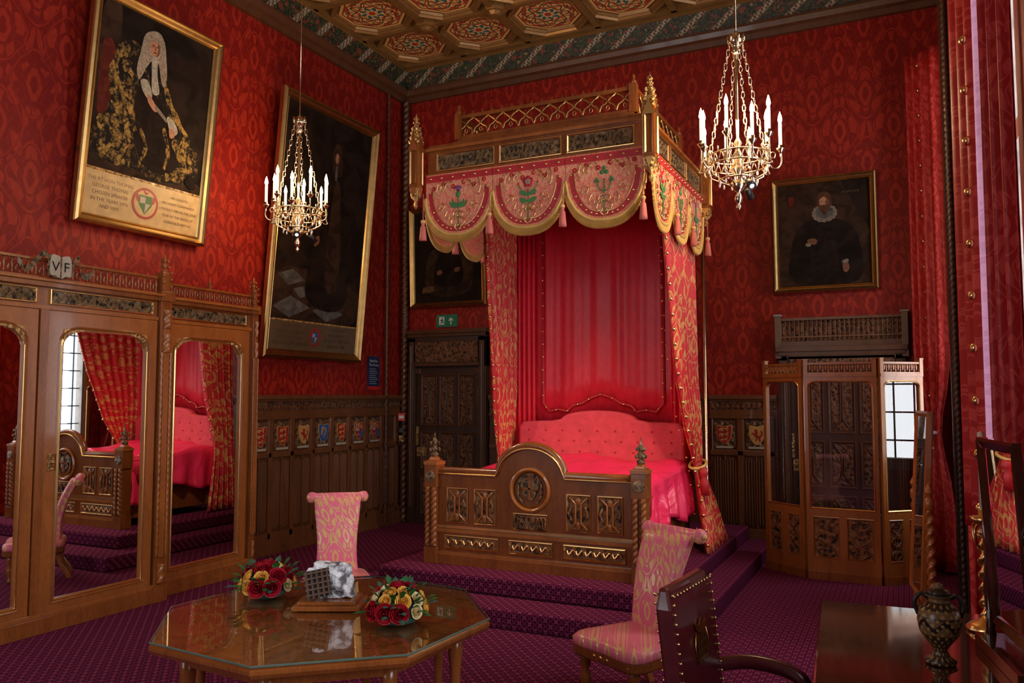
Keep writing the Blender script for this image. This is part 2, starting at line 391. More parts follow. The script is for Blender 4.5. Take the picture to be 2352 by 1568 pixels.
def octp(cx,cy,r,ch): 
    q=r*ch
    return [(cx-q,cy-r),(cx+q,cy-r),(cx+r,cy-q),(cx+r,cy+q),(cx+q,cy+r),(cx-q,cy+r),(cx-r,cy+q),(cx-r,cy-q)]
for i in range(nx):
    for j in range(ny):
        cx=GX0+(i+.5)*GP; cy=GY0-(j+.5)*GP
        if cy<2.5: continue
        L=[]
        for r,z in ((.43,H),(.43,H-.05),(.405,H-.055),(.39,H-.03),(.375,H-.03),(.365,H)):
            L.append([(x,y,z) for x,y in octp(cx,cy,r,.5)])
        mb.loft(L,M_rib)
for i in range(nx):
    for j in range(8):
        x=GX0+i*GP; y=GY0-j*GP
        if i==0 or j==0: continue
        mb.lathe([(.15,H-.0),(.15,H-.06),(.12,H-.085),(.09,H-.085),(.06,H-.12),(.0,H-.13)],M_rib,(x,y,0),8,smooth=False,a0=pi/8)
mk(mb,'ceiling',kind=S)
def run(prof,mat,mb):
    L=[[(p,-2.0,z),(p,D-p,z),(W-p,D-p,z),(W-p,-2.0,z)] for p,z in prof]
    mb.loft(L,mat,closed=False)
mb=MB()
run([(0,5.60),(.05,5.60),(.06,5.66),(.10,5.68),(.12,5.73),(.12,5.76),(.05,5.78)],M_dark2,mb); mk(mb,'trim_1',kind=S,recalc=False)
mb=MB(); run([(.045,5.77),(.115,6.03)],M_frieze,mb); mk(mb,'trim_2',kind=S,recalc=False)
mb=MB(); run([(.11,6.0),(.15,6.02),(.16,6.08)],M_rib,mb); mk(mb,'trim_3',kind=S,recalc=False)
for i,(x,y) in enumerate(((.075,D-.075),(6.36,6.35),(.05,8.62))):
    mb=MB(); r=(.045,.022,.018)[i]
    mb.twist(r,.0,5.62,(34,60,34)[i],M_dark2 if i!=1 else M_doorb,(x,y),2,12,.22,steps=(260,420,260)[i])
    if i==0: mb.box(x-.03,x-.01,y-.02,y+.07,0,5.6,M_dark2)
    if i==1: mb.box(x-.03,6.5,y+.02,y+.14,0,5.6,M_doorb); mb.box(x+.02,6.5,y-.02,y+.02,0,5.6,M_doorb)
    mk(mb,'trim_%d'%(4+i),kind=S)
# ---------------------------------------------------------------- wainscot
def wainscot(w,n,ph):
    mb=MB(); mb.box(0,w,-.03,0,0,1.62,M_dark2)
    mb.box(0,w,-.055,-.03,0,.16,M_dark); mb.box(0,w,-.07,-.055,0,.04,M_dark)
    mb.box(0,w,-.085,-.0,1.61,1.655,M_dark); mb.box(0,w,-.06,-.03,1.585,1.61,M_dark)
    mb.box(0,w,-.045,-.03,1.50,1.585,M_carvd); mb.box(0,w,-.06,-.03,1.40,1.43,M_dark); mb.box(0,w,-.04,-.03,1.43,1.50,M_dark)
    k=int(w/.055)
    for i in range(k):
        x=(i+.5)*w/k; mb.prism([(x-.02,1.515),(x+.02,1.515),(x,1.57)],-.055,-.045,M_dark)
    mb.box(0,w,-.05,-.03,1.0,1.05,M_dark); mb.box(0,w,-.05,-.03,.16,.22,M_dark)
    for i in range(n+1):
        x=ph+(i-.5)*.333
        if 0<=x<=w: mb.box(max(0,x-.03),min(w,x+.03),-.05,-.03,.16,1.42,M_dark)
        c=x+.1665; 
        if c+.13<=w and c-.13>=0:
            mb.mould(c-.137,c+.137,1.05,1.40,[(0,-.05),(.012,-.045),(.02,-.03)],M_dark)
            for q in (-.068,.068):
                a,b=c+q-.058,c+q+.058
                for f in range(4):
                    xx=a+(b-a)*(f+.5)/4; wd=.011
                    zt=.95+.02*(1 if f in(1,2) else 0); zb=.27-.02*(1 if f in(1,2) else 0)
                    mb.loft([[(xx-wd,-.03,z),(xx,-.048,z),(xx+wd,-.03,z)] for z in (zb,zt)],M_dark,True,True)
            mb.box(c-.006,c+.006,-.048,-.03,.22,1.0,M_dark)
    return mb
R90=(0,0,pi/2)
mb=wainscot(3.0,10,6.38-5.95); mk(mb,'trim_7',loc=(.001,5.95,0),rot=R90,kind=S,bev=.003)
mb=wainscot(.72,3,.0+4.24-4.08); mk(mb,'trim_8',loc=(4.08,D-.001,0),kind=S,bev=.003)
mb=wainscot(2.72,3,.3); mk(mb,'trim_9',loc=(1.33,D-.001,0),kind=S,bev=.003)
def lion(mb,cx,cz,s,y,mat):
    pts=[(-1,.1),(-.6,.35),(-.1,.2),(.4,.3),(.6,.7),(1,.65),(.9,.3),(.7,.1),(.9,-.5),(.6,-.5),(.45,-.1),(-.2,-.1),(-.3,-.55),(-.6,-.55),(-.6,-.1),(-.9,-.5),(-1.1,-.4)]
    mb.flat([(cx+a*s,cz+b*s*.8) for a,b in cr(pts,3)],y,mat)
def rampant(mb,cx,cz,s,y,mat):
    pts=[(-.3,-1),(-.1,-.5),(-.4,-.1),(-.7,.2),(-.9,.1),(-.8,.5),(-.3,.4),(-.4,.9),(0,1.1),(.2,.6),(.1,.2),(.5,-.1),(.8,.4),(.6,.8),(.95,.7),(1.0,.1),(.6,-.4),(.7,-1),(.4,-1),(.25,-.5),(0,-.9)]
    mb.flat([(cx+a*s,cz+b*s) for a,b in cr(pts,3)],y,mat)
def shield(loc,rot,kind,label):
    mb=MB(); mb.box(-.115,.115,-.012,0,-.155,.155,M_carvd)
    for k in range(10):
        a=TAU*k/10; mb.sph((.092*cos(a),-.014,.115*sin(a)+.005),(.022,.014,.028),M_carvs,6,4)
    pts=[(-.078,.10),(0,.09),(.078,.10),(.08,0),(.06,-.06),(0,-.11),(-.06,-.06),(-.08,0)]
    P=[(a*.93,b*.93) for a,b in cr(pts,4)]; base={'lions':M_shred,'rampant':M_shgold,'harp':M_shblue,'quarter':M_shred}[kind]
    mb.prism([(a*1.1,b*1.08) for a,b in P],-.026,-.012,M_shgold); mb.prism(P,-.03,-.012,base)
    if kind=='lions':
        for z in(.06,.0,-.055): lion(mb,0,z,.05 if z>-.05 else .036,-.0315,M_shgold)
    if kind=='rampant': rampant(mb,0,-.005,.062,-.0315,M_shred)
    if kind=='harp':
        mb.tube([(-.03,-.032,.07),(-.045,-.032,-.01),(-.01,-.032,-.07),(.04,-.032,.02),(.035,-.032,.05),(-.03,-.032,.065)],.006,M_shgold,6)
        for i in range(4): x=-.022+.014*i; mb.tube([(x,-.032,.055),(x,-.032,-.045+.02*i)],.002,M_shgold,4)
    if kind=='quarter':
        mb.flat([(-.065,.085),(0,.08),(0,0),(-.068,0)],-.031,M_shwh); mb.flat([(0,0),(.068,0),(.05,-.06),(0,-.095)],-.031,M_shblue)
        rampant(mb,.035,.045,.03,-.032,M_shgold); rampant(mb,-.036,.045,.028,-.032,M_shred); lion(mb,-.032,-.045,.024,-.032,M_shgold)
    mb.box(-.09,.09,-.022,-.012,-.15,-.125,M_shwh)
    mk(mb,'heraldic_shield',loc=loc,rot=rot,label=label,category='coat of arms',group='painted shields along the panelling')
kk=['lions','lions','rampant','harp','lions','quarter','quarter']
lb={'lions':'carved shield painted red with gold lions','rampant':'carved gold shield painted with a red lion','harp':'carved shield painted blue with a gold harp','quarter':'carved quartered shield painted red, cream and blue'}
for i,k in enumerate(kk): shield((.034,6.38+.3333*i,1.225),R90,k,lb[k])
for i,k in enumerate(['lions','rampant']): shield((4.24+.345*i,D-.034,1.225),(0,0,0),k,lb[k])
# ---------------------------------------------------------------- doors
def door(x0,x1,top,name,gallery):
    mb=MB(); w=x1-x0; t=.11
    for a,b in((0,t),(w-t,w)):
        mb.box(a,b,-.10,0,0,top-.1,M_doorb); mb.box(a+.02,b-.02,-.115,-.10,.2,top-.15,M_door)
        mb.twist(.014,.2,top-.2,22,M_door,((a+b)/2,-.118),2,8,.25,steps=120)
    mb.box(0,w,-.10,0,2.02,top-.04,M_doorb); mb.box(-.02,w+.02,-.15,0,top-.05,top,M_door); mb.box(0,w,-.125,0,top-.09,top-.05,M_door)
    mb.box(t,w-t,-.11,-.10,2.08,top-.16,M_carvd); mb.box(t-.02,w-t+.02,-.125,-.09,2.03,2.07,M_door)
    for a in (t+.03,w-t-.03): mb.prism([(a-.05,2.0),(a+.05,2.0),(a+.05,1.93),(a-.02,1.93)],-.09,-.05,M_door)
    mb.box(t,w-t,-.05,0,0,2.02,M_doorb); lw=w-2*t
    zs=[(.12,.62),(.70,1.18),(1.26,1.92)]
    n=3
    for i in range(n):
        for a,b in zs:
            xa=t+.05+i*(lw-.1)/n+.02; xb=t+.05+(i+1)*(lw-.1)/n-.02
            mb.mould(xa,xb,a,b,[(0,-.05),(.0,-.065),(.012,-.065),(.025,-.052)],M_door)
            mb.box(xa+.03,xb-.03,-.056,-.05,a+.03,b-.03,M_carvd)
            cx=(xa+xb)/2
            for s in (1,-1):
                mb.tube([(cx+s*(xb-xa)*.3,-.06,b-.04),(cx+s*.01,-.062,b-.14),(cx+s*.01,-.062,a+.14),(cx+s*(xb-xa)*.3,-.06,a+.04)],.007,M_door,6)
    mb.box(t+.005,t+.03,-.075,-.05,1.0,1.25,M_goldd); mb.box(t+.01,t+.15,-.06,-.05,.86,.98,M_goldd); mb.sph((t+.1,-.085,.92),.025,M_goldd)
    mb.box(w-t-.03,w-t-.01,-.06,-.05,1.5,1.75,M_goldd)
    if gallery:
        mb.box(0,w,-.10,-.0,top,top+.0+.06,M_door); mb.box(.0,w,-.09,-.05,top+.28,top+.31,M_door)
        mb.box(0,w,-.05,-.0,top+.06,top+.28,M_carvd)
        for i in range(int(w/.045)):
            x=.03+i*.045
            if x<w-.03: mb.tube([(x,-.07,top+.06),(x,-.07,top+.28)],.006,M_dark,5); mb.tube([(x,-.07,top+.22),(x+.022,-.07,top+.25),(x+.045,-.07,top+.22)],.004,M_dark,4); mb.box(x,x+.045,-.075,-.065,top+.10,top+.115,M_dark)
        for x in(.0,w): mb.box(x-.03,x+.03,-.11,-.04,top-.12,top+.33,M_greyc); mb.box(x-.04,x+.04,-.12,-.03,top+.33,top+.35,M_stone)
        mb.box(.1,w-.1,-.125,-.1,top-.17+.0,top-.10,M_carvd)
    return mk(mb,name,loc=(x0,D-.001,0),kind=S,bev=.003)
door(.15,1.31,2.50,'door_1',False)
door(4.83,6.05,2.16,'door_2',True)
# ---------------------------------------------------------------- signs
mb=MB(); mb.box(-.155,.155,-.02,0,-.08,.08,M_exit)
P=[(-.115,-.05),(-.035,-.05),(-.035,.055),(-.115,.055)]; mb.flat(P,-.0205,M_signw)
mb.sph((-.065,-.021,.035),(.010,.001,.010),M_exit)
mb.flat(cr([(-.075,.02),(-.055,.02),(-.05,-.005),(-.045,-.035),(-.055,-.04),(-.065,-.015),(-.085,-.04),(-.095,-.035),(-.08,-.01),(-.085,.005),(-.1,0),(-.1,.01)],2),-.0212,M_exit)
mb.flat([(.055,-.05),(.07,-.05),(.07,.015),(.09,-.005),(.1,.005),(.0625,.045),(.025,.005),(.035,-.005),(.055,.015)],-.0205,M_signw)
mk(mb,'exit_sign',loc=(.69,D-.001,2.62),label='green and white emergency exit sign above the door',category='sign')
mb=MB(); mb.box(-.12,.12,-.012,0,-.21,.21,M_navy)
mb.text('Rules for',.045,0,.14,-.0125,M_signw); mb.text('The House',.045,0,.09,-.0125,M_signw)
for i in range(8): mb.box(-.09,.06+.02*((i*7)%3-1),-.0128,-.012,.05-.026*i,.054-.026*i,M_signw)
mb.box(-.12,.12,-.0127,-.012,-.21,-.165,M_redp)
mk(mb,'information_notice',loc=(.0,8.40,1.93),rot=R90,label='small navy blue information notice on red wall',category='sign')
FA=em('fire_alarm_call_point',(.10,8.90,1.37),(0,0,.6),label='small red fire alarm box beside the door',category='fire alarm')
mb=MB(); mb.box(-.045,.045,-.03,.02,-.05,.05,M_redp); mb.box(-.03,.03,-.034,-.03,-.02,.02,M_signw); mk(mb,'alarm_button',FA)
mb=MB(); mb.box(-.03,.03,-.02,.02,-.2,-.14,M_black); mk(mb,'switch_plate',FA)
mb=MB(); mb.box(-.03,.03,-.02,.02,-.32,-.24,M_goldd); mk(mb,'switch_plate',FA)
# ---------------------------------------------------------------- pictures
def picture(name,w,h,fw,loc,rotz,tilt,label,fill,cat='painting'):
    root=em(name,loc,(tilt,0,rotz),label=label,category=cat)
    mb=MB(); x0,x1=-w/2,w/2
    mb.mould(x0,x1,0,h,[(0,0),(0,-.05),(.006,-.065),(fw*.3,-.075),(fw*.45,-.06),(fw*.7,-.05),(fw*.85,-.035),(fw*.9,-.04),(fw,-.025)],M_goldp)
    mb.mould(x0,x1,0,h,[(fw,-.025),(fw-.0,0)],M_goldp)
    mk(mb,'picture_frame',root,bev=0)
    mb=MB(); cw,ch=w-2*fw,h-2*fw
    mb.box(x0+fw-.002,x1-fw+.002,-.015,-.005,fw-.002,h-fw+.002,M_pblack)
    lay=[0]
    def B(pts,mat,smooth=True):
        lay[0]+=1; q=[(x0+fw+u*cw,fw+v*ch) for u,v in pts]; 
        mb.flat(cr(q,5) if smooth else q,-.0152-.0003*lay[0],mat)
    def T(s,size,u,v,mat): lay[0]+=1; mb.text(s,size,x0+fw+u*cw,fw+v*ch,-.0152-.0003*lay[0],mat)
    fill(B,T); mk(mb,'canvas',root,recalc=False); return root
def ell(cx,cy,rx,ry,n=10): return [(cx+rx*cos(TAU*i/n),cy+ry*sin(TAU*i/n)) for i in range(n)]
def arms(B,u,v,s,asp,c1,c2,g=None):
    g=g or M_pgold
    B(ell(u,v,s,s*asp),c1); B(ell(u,v,s*.84,s*.84*asp),g)
    B([(u-s*.5,v+s*.5*asp),(u+s*.5,v+s*.5*asp),(u+s*.5,v-.1*s*asp),(u,v-s*.7*asp),(u-s*.5,v-.1*s*asp)],c2,False)
    B([(u-s*.4,v+s*.4*asp),(u,v+s*.4*asp),(u,v),(u-s*.4,v)],M_shwh,False); B([(u,v),(u+s*.4,v),(u,v-s*.6*asp)],M_shwh,False)
    for q in(-1,1): B([(u+q*s*.55,v),(u+q*s*.75,v+s*.3*asp),(u+q*s*.6,v+s*.55*asp),(u+q*s*.5,v+s*.2*asp)],c1); 
    B([(u-s*.3,v+s*.95*asp),(u,v+s*.55*asp),(u+s*.3,v+s*.95*asp),(u+.05*s,v+s*.7*asp)],c1)
def strokes(B,pts,wd,mat):
    P=cr(pts,4,False); L=[];Rr=[]
    for i,(x,y) in enumerate(P):
        a=P[max(0,i-1)];b=P[min(len(P)-1,i+1)]; d=hypot(b[0]-a[0],b[1]-a[1]) or 1; nx,ny=-(b[1]-a[1])/d,(b[0]-a[0])/d
        k=wd*(.5+.5*sin(pi*min(1,max(0,(i+.5)/len(P)))))*(1+.35*sin(i*1.7)); L.append((x+nx*k,y+ny*k)); Rr.append((x-nx*k,y-ny*k))
    B(L+Rr[::-1],mat,False)
def fill1(B,T):
    B([(0,.22),(0,.36),(.25,.33),(.6,.34),(1,.26),(1,.2)],M_pdim); B([(.02,.96),(.16,.99),(.15,.60),(.02,.5)],M_pdim); B([(.04,.80),(.14,.78),(.13,.50),(.04,.48)],M_pred)
    B([(.17,.80),(.24,.86),(.35,.85),(.52,.82),(.61,.72),(.66,.60),(.80,.52),(.93,.44),(.97,.35),(.90,.26),(.72,.24),(.55,.23),(.35,.26),(.14,.26),(.03,.30),(.0,.36),(.08,.46),(.17,.56),(.10,.66)],M_robe)
    B([(.36,.66),(.56,.62),(.70,.47),(.76,.30),(.60,.27),(.44,.30),(.34,.45)],M_eye)
    B([(.26,.80),(.36,.78),(.36,.66),(.26,.60),(.16,.66)],M_robe)
    for pts,wd in (([(.20,.82),(.14,.70),(.20,.62),(.30,.60)],.034),([(.24,.83),(.22,.74),(.30,.70)],.022),([(.55,.78),(.60,.68),(.70,.58),(.82,.50)],.020),([(.84,.50),(.78,.42),(.86,.36),(.93,.40)],.042),
        ([(.90,.38),(.80,.30),(.66,.26)],.032),([(.05,.42),(.16,.46),(.22,.38),(.14,.30)],.040),([(.12,.52),(.24,.50),(.30,.40),(.26,.30)],.030),([(.18,.58),(.30,.54),(.36,.44)],.020),([(.06,.33),(.20,.29),(.34,.28)],.028),([(.40,.46),(.46,.38),(.42,.29)],.016),([(.60,.50),(.66,.40),(.64,.30)],.018),([(.70,.46),(.76,.38)],.022),([(.12,.60),(.20,.56),(.24,.50)],.022)):
        strokes(B,pts,wd,M_gtrim)
    B([(.42,.945),(.36,.91),(.34,.83),(.32,.74),(.35,.69),(.40,.76),(.44,.80),(.50,.80),(.54,.72),(.57,.70),(.585,.76),(.565,.84),(.54,.91),(.49,.95)],M_wig)
    B(ell(.458,.872,.046,.044),M_flesh); B([(.47,.915),(.50,.89),(.50,.85),(.475,.83),(.485,.87)],M_fshade); B([(.412,.905),(.455,.93),(.505,.905),(.50,.893),(.455,.902),(.418,.893)],M_wig)
    B(ell(.441,.878,.007,.003,6),M_eye); B(ell(.478,.878,.007,.003,6),M_eye); B(ell(.460,.847,.013,.003,6),M_pred); B([(.456,.878),(.464,.878),(.466,.860),(.456,.859)],M_fshade)
    B([(.44,.82),(.485,.82),(.50,.74),(.53,.66),(.47,.65),(.45,.73)],M_lace)
    B([(.36,.69),(.42,.70),(.47,.64),(.45,.61),(.39,.64)],M_lace); B([(.43,.64),(.49,.61),(.53,.575),(.50,.565),(.44,.60)],M_flesh)
    B([(.51,.60),(.63,.545),(.62,.53),(.50,.58)],M_laced,False)
    B([(.62,.56),(.69,.55),(.73,.50),(.67,.48)],M_lace); B([(.65,.51),(.70,.50),(.70,.47),(.66,.465)],M_flesh)
    B([(.84,.27),(.9,.31),(.95,.25),(.9,.235)],M_eye)
    B([(.0,.0),(1,.0),(1,.205),(0,.205)],M_pgold,False); B([(.0,.205),(1,.205),(1,.218),(0,.218)],M_goldd,False)
    L=['THE RT HON THOMAS','GEORGE THOMAS','CHOSEN SPEAKER','IN THE YEARS 1976','AND 1979']
    for i,s in enumerate(L): T(s,.042,.205,.160-.031*i,M_ink)
    L=['1983 CREATED','VISCOUNT TONYPANDY','11TH JULY 1983 IN THE 32ND','YEAR OF THE REIGN OF','QUEEN ELIZABETH II']
    for i,s in enumerate(L): T(s,.032,.805,.160-.031*i,M_ink)
    arms(B,.50,.105,.115,.67,M_shred,M_green)
def fill2(B,T):
    B([(.05,.12),(.9,.12),(.95,.3),(.3,.34),(.0,.3)],M_pdim); 
    for a in ([(.02,.17),(.2,.22),(.42,.18),(.2,.13)],[(.05,.30),(.2,.33),(.34,.29),(.16,.26)],[(.45,.17),(.62,.21),(.82,.17),(.62,.13)],[(.22,.25),(.36,.27),(.44,.235),(.3,.215)]): B(a,M_parq,False)
    B([(.52,.80),(.45,.75),(.42,.5),(.36,.22),(.8,.2),(.82,.5),(.76,.74),(.66,.79)],M_pblack); B([(.58,.7),(.66,.7),(.72,.3),(.56,.3)],M_pdim)
    B([(.54,.86),(.57,.90),(.62,.895),(.655,.84),(.65,.77),(.55,.78)],M_pdim); B(ell(.59,.84,.028,.024),M_fshade); B([(.575,.845),(.585,.858),(.60,.85),(.595,.825),(.58,.825)],M_flesh)
    B([(.58,.805),(.60,.805),(.605,.75),(.58,.75)],M_parq)
    B([(.40,.47),(.45,.49),(.46,.46),(.41,.44)],M_fshade)
    B([(0,0),(1,0),(1,.115),(0,.115)],M_pgoldd,False); B([(.0,.115),(1,.115),(1,.122),(0,.122)],M_goldd,False)
    for i,s in enumerate(['JOHN SMITH','ELECTED SPEAKER','OF THE UNION','AND CHOSEN SPEAKER']): T(s,.055,.24,.09-.024*i,M_inkd)
    for i,s in enumerate(['IN THE FIRST','PARLIAMENT','OF GREAT BRITAIN','HELD IN 1708']): T(s,.055,.76,.09-.024*i,M_inkd)
    arms(B,.5,.058,.07,.55,M_shred,M_shblue,M_pgoldd)
def fill3(B,T):
    B([(.2,.1),(.8,.1),(.85,.5),(.65,.62),(.4,.62),(.2,.5)],M_pdim); B([(.3,.2),(.7,.2),(.68,.5),(.5,.58),(.35,.5)],M_pblack)
    B([(.40,.86),(.5,.9),(.6,.86),(.64,.66),(.36,.66)],M_pdim); B(ell(.5,.76,.05,.06),M_flesh); B([(.46,.68),(.54,.68),(.53,.6),(.47,.6)],M_lace)
    B([(.34,.34),(.40,.35),(.41,.31),(.34,.30)],M_fshade); B([(.60,.36),(.67,.37),(.67,.33),(.61,.32)],M_fshade)
    B([(.1,.1),(.3,.12),(.28,.18),(.12,.17)],M_pmid,False)
def fill4(B,T):
    B([(.0,.0),(1,0),(1,.5),(.7,1),(0,1)],M_pdim,False)
    B([(.16,.03),(.86,.03),(.88,.42),(.78,.58),(.62,.64),(.38,.64),(.22,.56),(.14,.38)],M_pblack); B([(.36,.05),(.64,.05),(.62,.5),(.5,.58),(.38,.5)],M_eye)
    R=[(.515+.135*(1+.07*(i%2))*cos(TAU*i/28),.70+.085*(1+.07*(i%2))*sin(TAU*i/28)) for i in range(28)]
    B(R,M_laced); B(ell(.515,.71,.10,.058),M_parq)
    B([(.44,.87),(.49,.91),(.55,.905),(.59,.86),(.58,.76),(.45,.76)],M_beard); B(ell(.512,.805,.056,.070),M_fshade); B(ell(.504,.812,.040,.054),M_flesh); B([(.55,.86),(.565,.80),(.55,.75),(.53,.78)],M_fshade)
    B([(.462,.775),(.51,.78),(.562,.775),(.55,.72),(.512,.685),(.475,.72)],M_beard); B([(.46,.855),(.51,.885),(.565,.86),(.56,.845),(.51,.862),(.465,.84)],M_beard)
    B(ell(.492,.815,.008,.004,6),M_eye); B(ell(.535,.815,.008,.004,6),M_eye); B(ell(.513,.757,.015,.004,6),M_pred)
    B([(.32,.45),(.39,.46),(.43,.43),(.40,.40),(.34,.41)],M_fshade); B([(.31,.42),(.355,.41),(.35,.385),(.30,.39)],M_laced)
    B([(.70,.20),(.75,.21),(.77,.15),(.73,.11),(.70,.14)],M_fshade); B([(.695,.225),(.75,.24),(.76,.21),(.70,.2)],M_laced)
    B([(.12,.88),(.18,.88),(.18,.80),(.15,.77),(.12,.80)],M_pred)
    T('ÆTATIS SVÆ',.03,.80,.88,M_pgoldd)
picture('framed_portrait',1.34,1.95,.085,(.035,4.875,3.06),pi/2,.10,'gilt-framed portrait of a seated person in black and gold robes',fill1)
picture('framed_portrait',1.68,2.84,.10,(.035,7.18,2.05),pi/2,.088,'tall gilt-framed dark full-length portrait of a standing person',fill2)
picture('framed_portrait',1.14,1.32,.07,(.73,D-.03,2.80),0,.04,'dark portrait in gilt frame hung above the exit sign',fill3)
picture('framed_portrait',1.04,1.22,.07,(5.31,D-.03,2.74),0,.04,'gilt-framed portrait of a bearded person wearing a white ruff',fill4)
# ---------------------------------------------------------------- wardrobe
def arch(x0,x1,z0,z1,rx,rz,n=9):
    P=[]
    for i in range(7): P.append((x0+(x1-x0)*i/6,z0))
    for i in range(1,11): P.append((x1,z0+(z1-rz-z0)*i/10))
    for i in range(1,n+1): a=pi/2*i/n; P.append((x1-rx+rx*cos(a),z1-rz+rz*sin(a)))
    m=4
    for i in range(1,m): P.append((x1-rx-(x1-x0-2*rx)*i/m,z1))
    for i in range(n+1): a=pi/2+pi/2*i/n; P.append((x0+rx+rx*cos(a),z1-rz+rz*sin(a)))
    for i in range(1,10): P.append((x0,z1-rz-(z1-rz-z0)*i/10))
    return P
def outer_for(P,x0,x1,z0,z1):
    cx,cz=(x0+x1)/2,(z0+z1)/2; out=[]
    for x,z in P:
        dx,dz=x-cx,z-cz; t=min(((x1-x0)/2)/abs(dx) if abs(dx)>1e-6 else 1e9,((z1-z0)/2)/abs(dz) if abs(dz)>1e-6 else 1e9)
        out.append((cx+dx*t,cz+dz*t))
    for c in((x0,z0),(x1,z0),(x1,z1),(x0,z1)):
        k=min(range(len(out)),key=lambda i:(out[i][0]-c[0])**2+(out[i][1]-c[1])**2); out[k]=c
    return out
def gallery(mb,x0,x1,y,z0,z1,mat,p=.055,r=.006):
    mb.box(x0,x1,y-.018,y+.018,z1-.018,z1,mat); mb.box(x0,x1,y-.02,y+.02,z0,z0+.015,mat)
    n=max(1,int((x1-x0)/p)); 
    for i in range(n+1):
        x=x0+(x1-x0)*i/n
        mb.lathe([(r,z0+.015),(r*1.5,z0+.03),(r*.8,z0+.05),(r*1.9,(z0+z1)/2),(r*.8,z1-.035),(r,z1-.018)],mat,(x,y,0),6)
        if i<n:
            w=(x1-x0)/n; mb.tube([(x+w*.1,y,z1-.05),(x+w*.3,y,z1-.027),(x+w*.5,y,z1-.02),(x+w*.7,y,z1-.027),(x+w*.9,y,z1-.05)],r*.7,mat,5)
            mb.sph((x+w*.5,y,z0+.055),(w*.22,.01,.03),mat,6,4)
def finial(mb,x,y,z,s,mat):
    mb.lathe([(.03*s,0),(.035*s,.02*s),(.015*s,.04*s),(.03*s,.07*s),(.012*s,.10*s),(.022*s,.13*s),(.008*s,.16*s),(.0,.20*s)],mat,(x,y,z),8)
    for k in range(4):
        a=k*pi/2+pi/4
        for zz,r in((.055,.038),(.11,.03)): mb.sph((x+cos(a)*r*s,y+sin(a)*r*s,z+zz*s),(.013*s,.013*s,.018*s),mat,6,4)
WR=em('mirrored_wardrobe',(.0,3.66,0),R90,label='long oak wardrobe with three arched mirror doors and pierced gallery',category='wardrobe')
body=MB()
def carc(x0,x1,f):
    body.box(x0,x1,f,-.02,.10,2.42,M_wood); body.box(x0-.02,x1+.02,f-.05,-.02,0,.11,M_wood); body.box(x0-.01,x1+.01,f-.035,f,.11,.14,M_woodL)
    body.box(x0-.01,x1+.01,f-.045,-.02,2.42,2.455,M_wood); body.box(x0-.02,x1+.02,f-.07,-.02,2.455,2.475,M_woodL)
    body.box(x0,x1,f-.02,f,2.26,2.29,M_woodL)
carc(-.98,.98,-.56); carc(1.10,2.16,-.46); carc(-2.16,-1.10,-.46)
def friezep(a,b,f):
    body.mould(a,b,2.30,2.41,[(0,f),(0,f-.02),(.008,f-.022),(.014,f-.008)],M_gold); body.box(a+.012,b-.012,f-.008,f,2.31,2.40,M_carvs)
    n=int((b-a)/.08)
    for i in range(n):
        x=a+.04+(b-a-.08)*i/max(1,n-1); body.tube([(x-.03,f-.01,2.335),(x,f-.018,2.385),(x+.03,f-.01,2.35),(x+.01,f-.016,2.33)],.007,M_carvs,5)
friezep(.05,.93,-.56); friezep(-.93,-.05,-.56); friezep(1.18,2.06,-.46); friezep(-2.06,-1.18,-.46)
for x in(-1.04,1.04,2.16,-2.16,0):
    big=abs(x)==1.04; w=.055 if big else .035; f=-.60 if big else (-.50 if abs(x)>2 else -.575)
    if x==0: w=.03; f=-.60
    body.box(x-w,x+w,f,-.03,.0 if x else .14,2.46 if x else 2.26,M_wood)
    if x:
        body.box(x-w*.5,x+w*.5,f-.012,f,.35,2.2,M_woodL); body.box(x-w-.012,x+w+.012,f-.02,-.03,0,.12,M_wood); body.box(x-w-.012,x+w+.012,f-.02,f+.1,2.42,2.5,M_wood)
        body.box(x-w*.7,x+w*.7,f+.01,f+.01+1.4*w,2.5,2.66,M_wood)
        for q in(-1,1): body.twist(w*.22,.36,2.0,14,M_woodL,(x+q*w*.8,f-.008),2,8,.25,steps=110)
        for zz in(.25,2.1,2.3): body.twist(w*.55,zz-.1,zz+.05,1,M_woodL,(x,f-.01),2,8,.2)
        for k in range(6): body.sph((x+(k%2*2-1)*w*.7,f,2.52+.028*k),(.012,.012,.014),M_wood,6,4)
mk(body,'wardrobe_body',WR,bev=.004)
g=MB(); gallery(g,-.96,.96,-.56,2.475,2.62,M_wood); gallery(g,1.12,2.12,-.46,2.475,2.60,M_wood); gallery(g,-2.12,-1.12,-.46,2.475,2.6,M_wood); mk(g,'gallery_rail',WR)
for x,y,z,s in((1.04,-.56,2.66,.85),(-1.04,-.56,2.66,.85),(2.16,-.46,2.64,.75),(1.62,-.46,2.60,.45),(-1.62,-.46,2.60,.45)):
    g=MB(); finial(g,x,y,z,s,M_wood); mk(g,'finial',WR)
g=MB(); 
for s in(1,-1): g.prism(cr([(s*.0,2.49),(s*.0,2.62),(s*.035,2.645),(s*.075,2.635),(s*.08,2.51),(s*.04,2.50)],3),-.65,-.62,M_shwh)
g.tube([(0,-.652,2.49),(0,-.652,2.625)],.006,M_carvs,6); g.tube([(-.085,-.64,2.50),(-.085,-.64,2.64),(0,-.64,2.63),(.085,-.64,2.64),(.085,-.64,2.50),(0,-.64,2.485)],.010,M_carvs,6,True)
g.text('V',.10,-.040,2.53,-.652,M_eye); g.text('F',.10,.042,2.53,-.652,M_eye)
for s in(1,-1): g.loft([[(s*a,-.65+b,z-.02),(s*a,-.65+b,z+.028)] for a,b,z in((.085,0,2.56),(.11,-.01,2.63),(.14,.0,2.64),(.17,.03,2.58),(.20,.05,2.53),(.24,.04,2.52),(.27,.03,2.55),(.29,.04,2.58))],M_carvs,closed=False)
